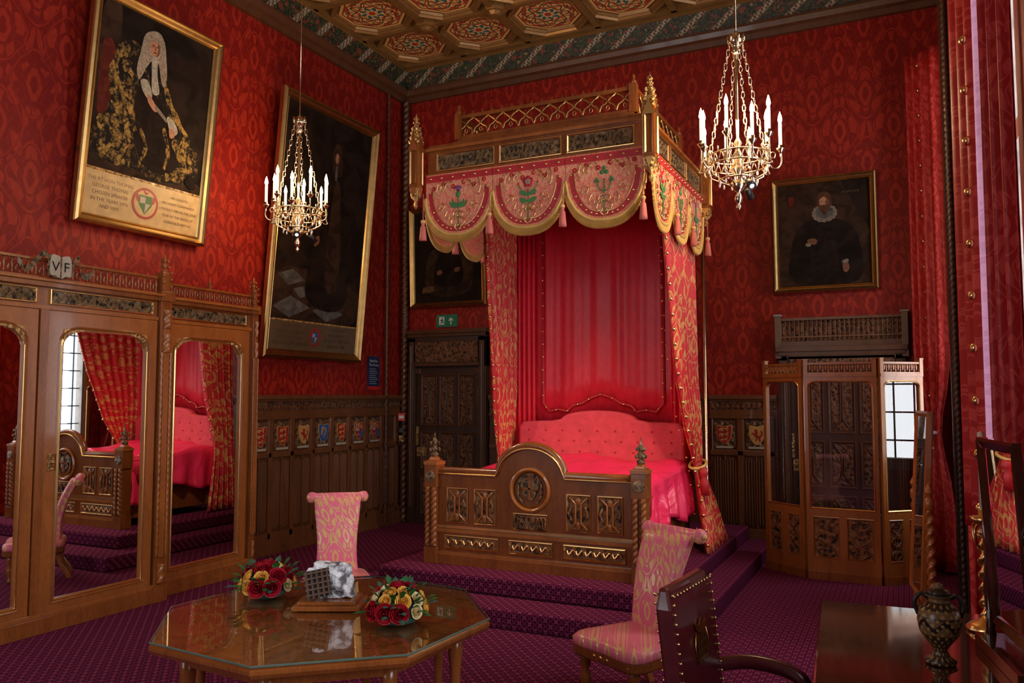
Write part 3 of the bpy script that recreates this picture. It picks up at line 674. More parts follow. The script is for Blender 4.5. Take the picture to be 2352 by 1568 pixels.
mk(g,'monogram_crest',WR,loc=(.07,0,0),label='carved open-book crest with ribbons and initials')
def wdoor(x0,x1,f):
    d=MB(); mx0,mx1=x0+.115,x1-.10; z0,z1=.14,2.255; P=arch(mx0,mx1,.22,2.12,.17,.12); O=outer_for(P,x0,x1,z0,z1)
    d.ring(O,P,f-.03,f,M_woodL)
    def off(P,k,cx,cz): return [(cx+(x-cx)*(1+k/(mx1-mx0)*2),cz+(z-cz)*(1+k/1.9*2)) for x,z in P]
    cx,cz=(mx0+mx1)/2,1.17
    P2=off(P,.016,cx,cz); P3=off(P,.035,cx,cz)
    d.loft([[(x,f-.03,z) for x,z in P3],[(x,f-.042,z) for x,z in off(P,.028,cx,cz)],[(x,f-.03,z) for x,z in P2]],M_wood)
    d.loft([[(x,f-.03,z) for x,z in P2],[(x,f-.036,z) for x,z in off(P,.008,cx,cz)],[(x,f-.018,z) for x,z in P]],M_gold)
    for s in(1,-1):
        xx=mx0 if s>0 else mx1
        T=[(xx,2.13),(xx+s*.16,2.135)]+[(xx+s*(.17-.17*cos(pi/2*(1-i/6))) ,2.0+.12*sin(pi/2*(1-i/6))) for i in range(7)]
        d.prism(T,f-.036,f-.028,M_goldd)
    o=mk(d,'mirror_door',WR,bev=.002)
    g=MB(); g.flat(P,f-.012,M_mirror); mk(g,'mirror',o)
    g=MB(); g.box(x0+.03,x0+.06,f-.05,f-.028,1.12,1.24,M_goldd); g.sph((x0+.045,f-.06,1.18),.016,M_goldd); mk(g,'handle',o)
wdoor(.035,.96,-.56); wdoor(-.97,-.04,-.56); wdoor(1.13,2.08,-.46); wdoor(-2.08,-1.13,-.46)
# ---------------------------------------------------------------- dais
mb=MB()
mb.box(1.85,4.74,5.22,8.95,.0,.135,M_carpet); mk(mb,'dais_step',label='lower purple-carpeted step around the bed',category='step',bev=.02)
mb=MB(); mb.box(2.12,4.50,5.55,8.94,.136,.27,M_carpet); mk(mb,'dais_platform',label='upper purple-carpeted platform carrying the bed',category='platform',bev=.02)
# ---------------------------------------------------------------- bed
BD=em('canopy_bed',(3.36,5.87,.271),label='carved walnut four-poster bed with crimson hangings on a dais',category='bed')
fb=MB()
AZ=.80
def archpoly(hw,zt,r,zb,n=16):
    P=[(-hw,zb),(hw,zb),(hw,zt),(r,zt)]
    P+=[(r*cos(pi*i/n),zt+r*AZ*sin(pi*i/n)) for i in range(1,n)]
    P+=[(-r,zt),(-hw,zt)]; return P
fb.prism(archpoly(.85,.745,.27,.06),-.02,.03,M_woodbed)
pth=[(-.85,.0,.755),(-.30,.0,.755),(-.285,0,.79)]+[(.285*cos(pi-pi*i/16),0,.755+.285*AZ*sin(pi*i/16)) for i in range(2,15)]+[(.285,0,.79),(.30,0,.755),(.85,0,.755)]
fb.tube([(x,y-.01,z) for x,y,z in pth],.032,M_woodbed,10); fb.tube([(x,y-.045,z-.022) for x,y,z in pth],.008,M_gold,6)
fb.box(-.86,.86,-.05,.05,.0,.075,M_woodbed); fb.box(-.85,.85,-.035,-.02,.255,.285,M_woodL); fb.box(-.85,.85,-.045,-.02,.075,.10,M_woodL); fb.box(-.85,.85,-.03,-.02,.29,.31,M_gold)
MZ=.635
def circ(r,y,n=36): return [(r*cos(TAU*i/n),y,MZ+r*sin(TAU*i/n)) for i in range(n)]
fb.loft([circ(.175,-.02),circ(.175,-.045),circ(.16,-.055),circ(.148,-.045),circ(.143,-.03)],M_woodL); fb.loft([circ(.143,-.03),circ(.138,-.036),circ(.132,-.026)],M_gold); fb.loft([circ(.134,-.027),circ(.001,-.027)],M_woodbed)
fb.prism([(x,z+MZ) for x,z in cr([(-.07,.085),(0,.075),(.07,.085),(.07,0),(0,-.09),(-.07,0)],4)],-.042,-.026,M_carvs)
fb.box(-.008,.008,-.048,-.04,MZ-.075,MZ+.075,M_wood); fb.box(-.062,.062,-.048,-.04,MZ+.005,MZ+.018,M_wood)
for s in(1,-1):
    fb.tube([(s*.06,-.035,MZ-.10),(s*.10,-.038,MZ-.04),(s*.10,-.038,MZ+.05),(s*.06,-.038,MZ+.11)],.010,M_carvs,6); fb.tube([(s*.03,-.035,MZ+.10),(s*.05,-.038,MZ+.12),(s*.0,-.038,MZ+.115)],.008,M_carvs,6)
def cpanel(a,b,z0,z1,h=True):
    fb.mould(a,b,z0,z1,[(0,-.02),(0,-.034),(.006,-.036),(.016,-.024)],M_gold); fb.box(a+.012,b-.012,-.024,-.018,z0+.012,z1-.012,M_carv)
    cx=(a+b)/2; w=(b-a)/2
    if h:
        for s in(1,-1):
            fb.tube([(cx+s*w*.75,-.028,z1-.02),(cx+s*w*.22,-.032,z1-.07),(cx+s*w*.22,-.032,z0+.07),(cx+s*w*.75,-.028,z0+.02)],.009,M_woodL,6)
            fb.tube([(cx+s*w*.55,-.03,z1-.09),(cx+s*w*.8,-.032,(z0+z1)/2),(cx+s*w*.55,-.03,z0+.09)],.010,M_carv,6)
            fb.sph((cx,-.03,(z0+z1)/2+s*.09),(.022,.008,.035),M_woodL,8,5)
for c in(-.66,-.405,.405,.66): cpanel(c-.10,c+.10,.335,.62)
cpanel(-.15,.15,.315,.45,False)
for s in(-1,1): 
    for k in range(3): fb.tube(cr([(s*.02,-.03,.33),(s*(.05+.035*k),-.035,.43),(s*(.09+.02*k),-.035,.36),(s*(.06+.02*k),-.032,.34)],4,False),.007,M_carv,5)
def spanel(a,b):
    z0,z1=.125,.235; cpanel(a,b,z0,z1,False); n=max(3,int((b-a)/.08))
    for i in range(n):
        x=a+.03+(b-a-.06)*(i+.5)/n; fb.tube(cr([(x-.035,-.03,.195),(x-.02,-.035,.165),(x,-.037,.18),(x+.02,-.037,.20),(x+.035,-.032,.165)],3,False),.0075,M_gold,6)
spanel(-.78,-.28); spanel(-.19,.19); spanel(.28,.78)
FO=mk(fb,'footboard',BD,bev=.002)
for s in(-1,1):
    p=MB(); x=s*.895
    p.box(x-.06,x+.06,-.07,.06,0,.13,M_woodbed); p.box(x-.05,x+.05,-.055,.055,.13,.84,M_woodbed)
    p.box(x-.06,x+.06,-.07,.06,.62,.80,M_woodbed); p.box(x-.065,x+.065,-.075,.065,.80,.83,M_woodL); p.twist(.022,.14,.62,5,M_wood,(x-.03,-.06),2,10,.25); p.twist(.022,.14,.62,5,M_wood,(x+.03,-.06),2,10,.25)
    p.lathe([(.045,-.004),(.045,.01),(.035,.014),(.03,.006),(.0,.006)],M_carvs,(x,-.076,.71),12,'Y')
    p.lathe([(.055,.83),(.05,.85),(.02,.88)],M_woodL,(x,0,0),4,smooth=False,a0=pi/4)
    o=mk(p,'foot_post',BD,bev=.003); f=MB(); finial(f,x,0,.87,1.0,M_carvs); mk(f,'finial',o,label='silvery carved fleuron finial')
p=MB(); p.box(-.85,-.80,.03,1.66,.08,.36,M_woodbed); p.box(.80,.85,.03,1.66,.08,.36,M_woodbed); p.box(-.8,.8,.05,1.6,.25,.34,M_woodbed); mk(p,'bed_frame',BD,bev=.004)
p=MB(); p.box(-.82,.82,.06,1.56,.345,.62,M_velvet); mk(p,'mattress',BD,bev=.05)
def cover(u,v):
    X=(u*2-1)*1.28; y=.07+v*1.46
    n=.014*sin(7*X+9*v)+.012*sin(13*v-5*X)+.008*sin(23*X+4*v)
    top=.675+.10*v
    if abs(X)<.84: return (X,y,top+.03*(1-abs(X)/.84)+n)
    d=abs(X)-.84; s=1 if X>0 else -1
    drop=d*(1.0+.15*sin(6*y))
    return (s*(.865+.03*sin(22*y)*min(1,d*4)+d*.12),y+.02*sin(9*d),top-drop*.95)
p=MB(); p.grid(cover,60,40,M_satin); mk(p,'satin_cover',BD,solid=.012)
p=MB()
def throw(u,v):
    X=(u*2-1)*.93; y=.10+v*.25; 
    if abs(X)<.85: return (X,y,.70+.03*(1-abs(X)/.84)+.008*sin(9*X))
    d=abs(X)-.85; return ((.885 if X>0 else -.885),y,.70-d*3.2)
p.grid(throw,40,10,M_darkcover); 
for i in range(18):
    X=-.8+1.6*i/17; p.sph((X,.33,.715+.03*(1-abs(X)/.84)),.010,M_stud,8,5)
mk(p,'coverlet',BD,solid=.01,label='crimson coverlet edged with gold studs')
HB=[(-.84,.40),(.84,.40),(.84,1.07),(.80,1.12),(.60,1.13),(.50,1.13)]+[(.30*cos(pi*i/12)*1.25,1.15+.085*sin(pi*i/12)) for i in range(13)]+[(-.50,1.13),(-.60,1.13),(-.80,1.12),(-.84,1.07)]
p=MB(); p.prism(HB,1.52,1.62,M_velvet)
ho=mk(p,'headboard',BD,bev=.03,label='coral velvet buttoned headboard with arched top')
p=MB()
for r in range(3):
    for i in range(9+(r%2)):
        x=-.72+1.44*i/(8+(r%2)); z=.84+.10*r
        if z<1.1: p.sph((x,1.516,z),(.010,.005,.010),M_redband,8,5)
mk(p,'upholstery_button',ho,kind='stuff')
p=MB()
def backc(u,v):
    x=-.74+1.48*u; zb=1.10+.13*max(0,1-abs(x)/.38)**.8
    return (x,1.665+.005*sin(u*TAU*6+1.2*sin(u*11))+.0018*sin(u*TAU*14+2*sin(u*5)+v),3.32+(zb-3.32)*v)
p.grid(backc,160,6,M_bedred)
bo=mk(p,'back_curtain',BD,solid=.004)
p=MB()
path=[(-.62,3.2),(-.62,1.30)]+[(-.55,1.22),(-.45,1.24),(-.36,1.22),(-.3,1.28),(-.2,1.30),(-.1,1.36),(0,1.39),(.1,1.36),(.2,1.30),(.3,1.28),(.36,1.22),(.45,1.24),(.55,1.22),(.62,1.30),(.62,3.2)]
p.tube([(a,1.645,b) for a,b in path],.016,M_redband,6)
def resample(path,step):
    out=[];acc=0
    for (a,b),(c,d) in zip(path,path[1:]):
        L=hypot(c-a,d-b); t=acc
        while t<L: out.append((a+(c-a)*t/L,b+(d-b)*t/L)); t+=step
        acc=t-L
    return out
for a,b in resample(path,.13): p.sph((a,1.63,b),.013,M_stud,8,5)
mk(p,'studded_braid',bo)
def interp(t,ks):
    for (t0,v0),(t1,v1) in zip(ks,ks[1:]):
        if t<=t1: 
            q=(t-t0)/(t1-t0); return v0+(v1-v0)*q
    return ks[-1][1]
ksf=[(0,.45),(.25,.62),(.5,.88),(.68,1.15),(.78,1.38),(.84,1.34),(1,1.20)]
ksr=[(0,1.60),(.6,1.66),(.78,1.62),(.86,1.80),(1,2.05)]
def sidec(s,front,rear,x=.93,np=9,amp=.035,flare=.12):
    def f(u,v):
        yf=interp(v,front); yr=interp(v,rear); a=amp*(1.0-.5*exp(-((v-.78)/.06)**2))
        return (s*(x+a*sin(u*TAU*np)+.04*max(0,min(1,(v-.55)/.2))+flare*max(0,v-.78)/.2),yf+(yr-yf)*u+.012*cos(u*TAU*np),3.30-3.28*v)
    return f
p=MB(); p.grid(sidec(1,ksf,ksr,np=7),110,40,M_bedfab); so=mk(p,'side_curtain',BD,solid=.005,label='coral and gold brocade curtain gathered by a tieback')
f=sidec(1,ksf,ksr,np=7)
p=MB()
for i in range(26):
    v=.04+.94*i/25; q=f(0.03,v); p.sph((q[0]-.02,q[1]-.01,q[2]),.017,M_stud,8,5); 
    q=f(.12,v); p.sph((q[0]-.05,q[1]-.01,q[2]),.010,M_stud,6,4)
mk(p,'gold_stud',so,kind='stuff')
p=MB(); p.grid(lambda u,v:(lambda q:(q[0]-.012,q[1]-.004,q[2]))(f(.0+.06*u,v*.97)),3,36,M_redband); mk(p,'applique_border',so,solid=.002)
p=MB(); z=3.30-3.28*.775
p.tube([(.97+.070*cos(a),1.50+.13*sin(a),z+.03*sin(a)) for a in [TAU*i/20 for i in range(20)]],.014,M_fring,8,True)
p.lathe([(.0,0),(.03,.0),(.035,-.06),(.02,-.09),(.04,-.12),(.045,-.24),(.0,-.245)],M_redband,(1.05,1.38,z-.02),10); mk(p,'tieback',so,label='gold rope tieback with tassel')
ksl=[(0,.98),(.3,1.06),(.6,1.20),(.78,1.34),(1,1.2)]
fl=sidec(-1,ksl,[(0,1.62),(1,1.66)],np=5,flare=.04)
p=MB(); p.grid(fl,70,30,M_bedfab); so=mk(p,'side_curtain',BD,solid=.005,label='coral and gold brocade curtain beside the bedhead')
p=MB(); p.grid(lambda u,v:(lambda q:(q[0]+.012,q[1]-.006,q[2]))(fl(.07*u,v*.9)),3,30,M_redband); mk(p,'applique_border',so,solid=.002)
p=MB(); p.grid(lambda u,v:(-.92+.22*u,1.625+.02*sin(u*TAU*4),3.3-2.7*v),40,4,M_bedred); mk(p,'inner_curtain',BD,solid=.004)
p=MB(); p.grid(lambda u,v:(.70+.20*u,1.625+.02*sin(u*TAU*4),3.3-2.7*v),40,4,M_bedred); mk(p,'inner_curtain',BD,solid=.004)
p=MB()
for i in range(20):
    v=.03+.68*i/19; q=fl(.05,v); p.sph((q[0]+.02,q[1]-.015,q[2]),.015,M_stud,8,5)
mk(p,'gold_stud',so,kind='stuff')
for s in(-1,1):
    p=MB(); p.lathe([(.03,0),(.03,.1),(.018,.12),(.018,3.28)],M_brass,(s*1.0,1.70,0),10); mk(p,'head_post',BD,label='slender brass rear canopy post')
# canopy
cp=MB(); cw=.97; y0,y1=-.02,1.74
for (a,b,cc,d) in((-cw,cw,y0,y0+.06),(-cw,cw,y1-.06,y1),): cp.box(a,b,cc,d,3.25,3.47,M_woodbed)
cp.box(-cw,-cw+.06,y0+.06,y1-.06,3.25,3.47,M_woodbed); cp.box(cw-.06,cw,y0+.06,y1-.06,3.25,3.47,M_woodbed)
cp.box(-cw-.03,cw+.03,y0-.03,y1+.01,3.47,3.495,M_woodL); cp.box(-cw-.0,cw+.0,y0-.0,y1,3.495,3.525,M_woodbed); cp.box(-cw-.015,cw+.015,y0-.015,y1+.005,3.25,3.275,M_woodL)
cp.box(-cw+.06,cw-.06,y0+.06,y1-.06,3.34,3.36,M_bedred)
def rl(x,ya,yb,z): return [(-x,ya,z),(x,ya,z),(x,yb,z),(-x,yb,z)]
cp.loft([rl(cw-.04,y0+.05,y1-.02,3.525),rl(cw-.10,y0+.16,y1-.05,3.56),rl(cw-.14,y0+.19,y1-.05,3.57),rl(cw-.14,y0+.19,y1-.05,3.60),rl(cw-.17,y0+.22,y1-.08,3.61),rl(cw-.17,y0+.22,y1-.08,3.63)],M_woodbed,True,True)
def cpan(a,b,side=None):
    M0=cp.M
    if side is not None:
        cp.M=Matrix.Translation((side*(cw),0,0))@Matrix.Rotation(pi/2*side,4,'Z')@Matrix.Translation((0,-y0,0))
        if side<0: a,b=-b,-a
    cp.mould(a,b,3.29,3.445,[(0,y0),(0,y0-.014),(.008,y0-.016),(.02,y0-.004)],M_gold); cp.box(a+.018,b-.018,y0-.008,y0,3.308,3.427,M_carvs)
    n=int((b-a)/.09)
    for i in range(n):
        x=a+.05+(b-a-.1)*(i+.5)/n; cp.tube([(x-.035,y0-.012,3.335),(x-.01,y0-.02,3.395),(x+.015,y0-.018,3.365),(x+.0,y0-.018,3.345),(x+.035,y0-.012,3.405)],.007,M_carvs,5)
    cp.M=M0
for a,b in((-.88,-.32),(-.28,.28),(.32,.88)): cpan(a,b)
for a,b in((.08,.58),(.64,1.12),(1.18,1.66)): cpan(a,b,1); cpan(a,b,-1)
CO=mk(cp,'canopy',BD,bev=.003,label='walnut tester canopy with gilt carved panels')
g=MB()
def trac(p0,p1,z0,z1,mat,n):
    P0=Vector(p0);P1=Vector(p1); h=z1-z0
    for i in range(n):
        a=P0.lerp(P1,i/n); b=P0.lerp(P1,(i+1)/n); m=(a+b)/2
        for u,v in ((a,b),(b,a)):
            pts=[(u,z0),(u.lerp(v,.02),z0+h*.22),(u.lerp(v,.14),z0+h*.42),(u.lerp(v,.38),z0+h*.52),(m,z0+h*.66),(u.lerp(v,.75),z0+h*.84),(v,z1)]
            g.tube([(q.x,q.y,z) for q,z in pts],.0095,mat,6)
        g.tube([tuple(m+(b-a)*.10*cos(t))[:2]+(z0+h*.30+h*.12*sin(t),) for t in [TAU*k/8 for k in range(8)]],.005,mat,5,True)
xg=cw-.17; yg0=y0+.24; yg1=y1-.10; za,zb=3.63,3.84
for a,b,n in(((-xg,yg0,0),(xg,yg0,0),11),((xg,yg0,0),(xg,yg1,0),9),((-xg,yg0,0),(-xg,yg1,0),9)):
    trac(a,b,za+.02,zb-.025,M_goldp,n)
for (a,b,c_,d) in((-xg,xg,yg0-.02,yg0+.02),(-xg,xg,yg1-.02,yg1+.02)):
    g.box(a,b,c_,d,za,za+.025,M_woodbed); g.box(a,b,c_,d,zb-.03,zb,M_woodbed)
for x in(-xg,xg):
    g.box(x-.02,x+.02,yg0,yg1,za,za+.025,M_woodbed); g.box(x-.02,x+.02,yg0,yg1,zb-.03,zb,M_woodbed)
    for y in(yg0,yg1): g.box(x-.03,x+.03,y-.03,y+.03,za,zb+.02,M_woodbed); g.lathe([(.03,0),(.02,.03),(.01,.04),(.018,.06),(0,.09)],M_woodbed,(x,y,zb+.02),6)
for i in range(17):
    x=-xg+.05+(2*xg-.1)*i/16; g.prism([(x-.018,zb),(x+.018,zb),(x+.006,zb+.014),(x,zb+.035),(x-.006,zb+.014)],yg0-.01,yg0+.01,M_woodbed)
mk(g,'gallery_rail',CO)
def pinn(x,y):
    f=MB(); 
    f.box(x-.042,x+.042,y-.042,y+.042,3.14,3.52,M_woodbed)
    for sx,sy in((0,-1),(1,0),(-1,0),(0,1)):
        M0=f.M; f.M=Matrix.Translation((x,y,0))@Matrix.Rotation(atan2(sx,-sy),4,'Z')
        f.mould(-.030,.030,3.17,3.46,[(0,-.042),(.0,-.054),(.010,-.046)],M_gold); f.prism([(-.048,3.46),(.048,3.46),(0,3.58)],-.054,-.034,M_gold)
        f.prism([(-.03,3.14),(.03,3.14),(0,3.06)],-.050,-.034,M_gold); f.M=M0
    f.lathe([(.045,3.52),(.035,3.54),(.015,3.68),(.012,3.70)],M_goldd,(x,y,0),4,smooth=False,a0=pi/4)
    for zz in(3.54,3.58,3.62,3.66):
        for k in range(4): a=k*pi/2+pi/4; r=.052-(zz-3.55)*.2; f.sph((x+cos(a)*r,y+sin(a)*r,zz),(.016,.016,.019),M_goldd,6,4)
    finial(f,x,y,3.68,.60,M_goldd)
    f.lathe([(.0,2.96),(.012,2.97),(.02,3.00),(.012,3.03),(.04,3.06),(.03,3.09),(.048,3.12),(.048,3.14)],M_goldd,(x,y,0),10)
    for k in range(6): a=TAU*k/6; f.sph((x+.038*cos(a),y+.038*sin(a),3.08),.017,M_goldd,6,4)
    mk(f,'pinnacle',CO,label='gilt gothic pinnacle with crockets')
for x in(-1.03,1.03):
    for y in(-.115,1.72): pinn(x,y)
def lobe(w,top=3.255,n=26):
    P=[]
    for i in range(n+1):
        q=-1+2*i/n; P.append((q*w/2,top-(.20+.33*max(0,1-abs(q)**2.6)**.62)))
    return P
plum=plain('thistle_purple',(.30,.10,.28),.6)
M_rosered2=plain('embroidered_rose',(.50,.02,.03),.6)
def motif(mb,kind,y):
    cz=2.985
    def st(pts,r,m): mb.tube([(a,y,cz+b) for a,b in pts],r,m,6)
    for s in(1,-1):
        st(cr([(0,-.10),(s*.05,-.13),(s*.06,-.17),(s*.03,-.19),(s*.015,-.17)],3,False),.006,M_stud); st(cr([(0,-.06),(s*.035,-.07),(s*.045,-.10),(s*.02,-.12)],3,False),.006,M_stud)
        st(cr([(0,-.18),(s*.03,-.2),(0,-.23)],3,False),.006,M_stud)
        st(cr([(s*.11,.19),(s*.14,.12),(s*.17,.13),(s*.16,.17),(s*.14,.16)],3,False),.005,M_stud); st(cr([(s*.17,.02),(s*.13,.0),(s*.15,-.05),(s*.18,-.03),(s*.16,-.01)],3,False),.005,M_stud)
        st(cr([(s*.10,-.05),(s*.12,-.10),(s*.09,-.13),(s*.075,-.10)],3,False),.005,M_stud); st(cr([(s*.19,.20),(s*.21,.12),(s*.19,.06)],3,False),.005,M_stud)
        st(cr([(s*.05,.17),(s*.08,.20),(s*.11,.17),(s*.09,.15)],3,False),.004,M_stud)
    st([(0,-.2),(0,.06)],.005,M_mgreen)
    if kind=='rose':
        for k in range(5): a=TAU*k/5+pi/2; mb.sph((.028*cos(a),y,cz+.11+.028*sin(a)),(.022,.006,.022),M_rosered2,8,5)
        for k in range(5): a=TAU*k/5+pi/2; mb.sph((.014*cos(a),y-.004,cz+.11+.014*sin(a)),(.011,.006,.011),M_shwh,8,5)
        for s in(1,-1):
            for q in(.02,-.04): mb.flat([(a*s,cz+b) for a,b in cr([(0,q-.015),(.04,q+.022),(.075,q+.014),(.05,q-.02)],3)],y-.004,M_mgreen)
            st(cr([(0,.0),(s*.06,.05),(s*.085,.09)],3,False),.004,M_mgreen); mb.sph((s*.085,y,cz+.10),(.010,.006,.013),M_rosered2,6,4)
    if kind=='thistle':
        mb.sph((0,y,cz+.08),(.024,.008,.028),M_mgreen,8,5)
        for k in range(9): a=pi/2+(k-4)*.18; st([(0,.10),(.052*cos(a),.10+.052*sin(a))],.004,plum)
        for s in(1,-1):
            mb.flat([(a*s*.8,cz+b*.85) for a,b in cr([(0,-.03),(.03,.02),(.04,.0),(.07,.05),(.075,.01),(.11,.03),(.08,-.03),(.04,-.04)],3)],y-.004,M_mgreen)
    if kind=='shamrock':
        for ox,oz,sc in((0,.12,.78),(-.06,.05,.5),(.06,.05,.5)):
            for k in range(3): a=pi/2+TAU*k/3; mb.sph((ox+.027*sc*cos(a),y,cz+oz+.027*sc*sin(a)),(.022*sc,.006,.022*sc),M_mgreen,8,5)
        for s in(1,-1): st(cr([(0,-.04),(s*.04,-.02),(s*.06,.05)],3,False),.004,M_mgreen)
def valance(w,kind,M,nm='valance'):
    p=MB(); p.M=M; P=lobe(w); top=3.255
    p.prism([(a,b) for a,b in P]+[(w/2,top),(-w/2,top)],-.008,.004,M_valf)
    inn=[(a*.92,b+.026) for a,b in P]; in2=[(a*.80,b+.066) for a,b in P]
    p.loft([[(a,-.011,b) for a,b in inn],[(a,-.011,b) for a,b in in2]],M_redband,closed=False)
    p.tube([(a,-.012,b) for a,b in in2],.004,M_stud,5)
    p.box(-w/2,w/2,-.014,-.008,top-.065,top-.010,M_redband)
    for i in range(0,len(P),2):
        a=(inn[i][0]+in2[i][0])/2; b=(inn[i][1]+in2[i][1])/2; p.sph((a,-.014,b),.010,M_stud,8,5)
    for i in range(6): p.sph((-w/2+w*(i+.5)/6,-.016,top-.037),.012,M_stud,8,5)
    for i in range(6):
        cx,cz=-w*.38+w*.76*i/5,top-.12+.03*((i%2))
        for k in range(5): a=TAU*k/5; p.sph((cx+.012*cos(a),-.010,cz+.012*sin(a)),(.010,.005,.010),M_redband,6,4)
        p.sph((cx,-.014,cz),.006,M_stud,6,4)
    motif(p,kind,-.013)
    o=mk(p,nm,BD,label='salmon scalloped valance embroidered with a %s'%kind)
    f=MB(); f.M=M
    Q=cr([(a,b) for a,b in P],6,False); L0=[];L1=[];L2=[]
    for i,(a,b) in enumerate(Q):
        t=Vector((Q[min(len(Q)-1,i+1)][0]-Q[max(0,i-1)][0],Q[min(len(Q)-1,i+1)][1]-Q[max(0,i-1)][1])).normalized(); nx_,nz=t.y,-t.x
        j=.007*((i%2)*2-1); L0.append((a,-.012,b+.0)); L1.append((a+nx_*.020,-.014+j*.8,b+nz*.020)); L2.append((a+nx_*.018,-.014+j*1.3,b-.055+nz*.006-.010*(i%2)))
    f.loft([L0,L1,L2],M_fring,closed=False); f.tube([(a,-.014,b) for a,b in Q],.012,M_fring,6); mk(f,'fringe',o)
    return o
tasm=plain('tassel_pink',(.66,.17,.13),.7)
def tassel(x,y,z,par):
    f=MB(); f.lathe([(.004,.24),(.004,.02),(.014,.015),(.018,-.01),(.012,-.03),(.022,-.045),(.030,-.13),(.033,-.16),(0,-.162)],tasm,(x,y,z),10); f.sph((x,y,z-.0),(.022,.022,.018),M_fring,8,5); mk(f,'tassel',par)
w=.645
for i,k in enumerate(['thistle','rose','shamrock']):
    valance(w-.005,k,Matrix.Translation(((i-1)*w,-.05,0)))
w2=.56
for s in(1,-1):
    for i,k in enumerate(['rose','shamrock','thistle']):
        valance(w2-.005,k,Matrix.Translation((s*.995,.28+.03+w2*i-.02,0))@Matrix.Rotation(s*pi/2,4,'Z'))
for i in range(4): tassel(-.965+.643*i,-.115 if i in(1,2) else -.10,2.85,CO)
for s in(1,-1):
    for i in(1,2,3): tassel(s*1.045,.03+w2*i,2.85,CO)
p=MB(); p.grid(lambda u,v:(-.93+1.86*u,.05+.02*sin(u*TAU*16),3.25-(.38+.05*sin(u*TAU*3))*v),160,3,M_bedred); mk(p,'inner_valance',BD,solid=.004)
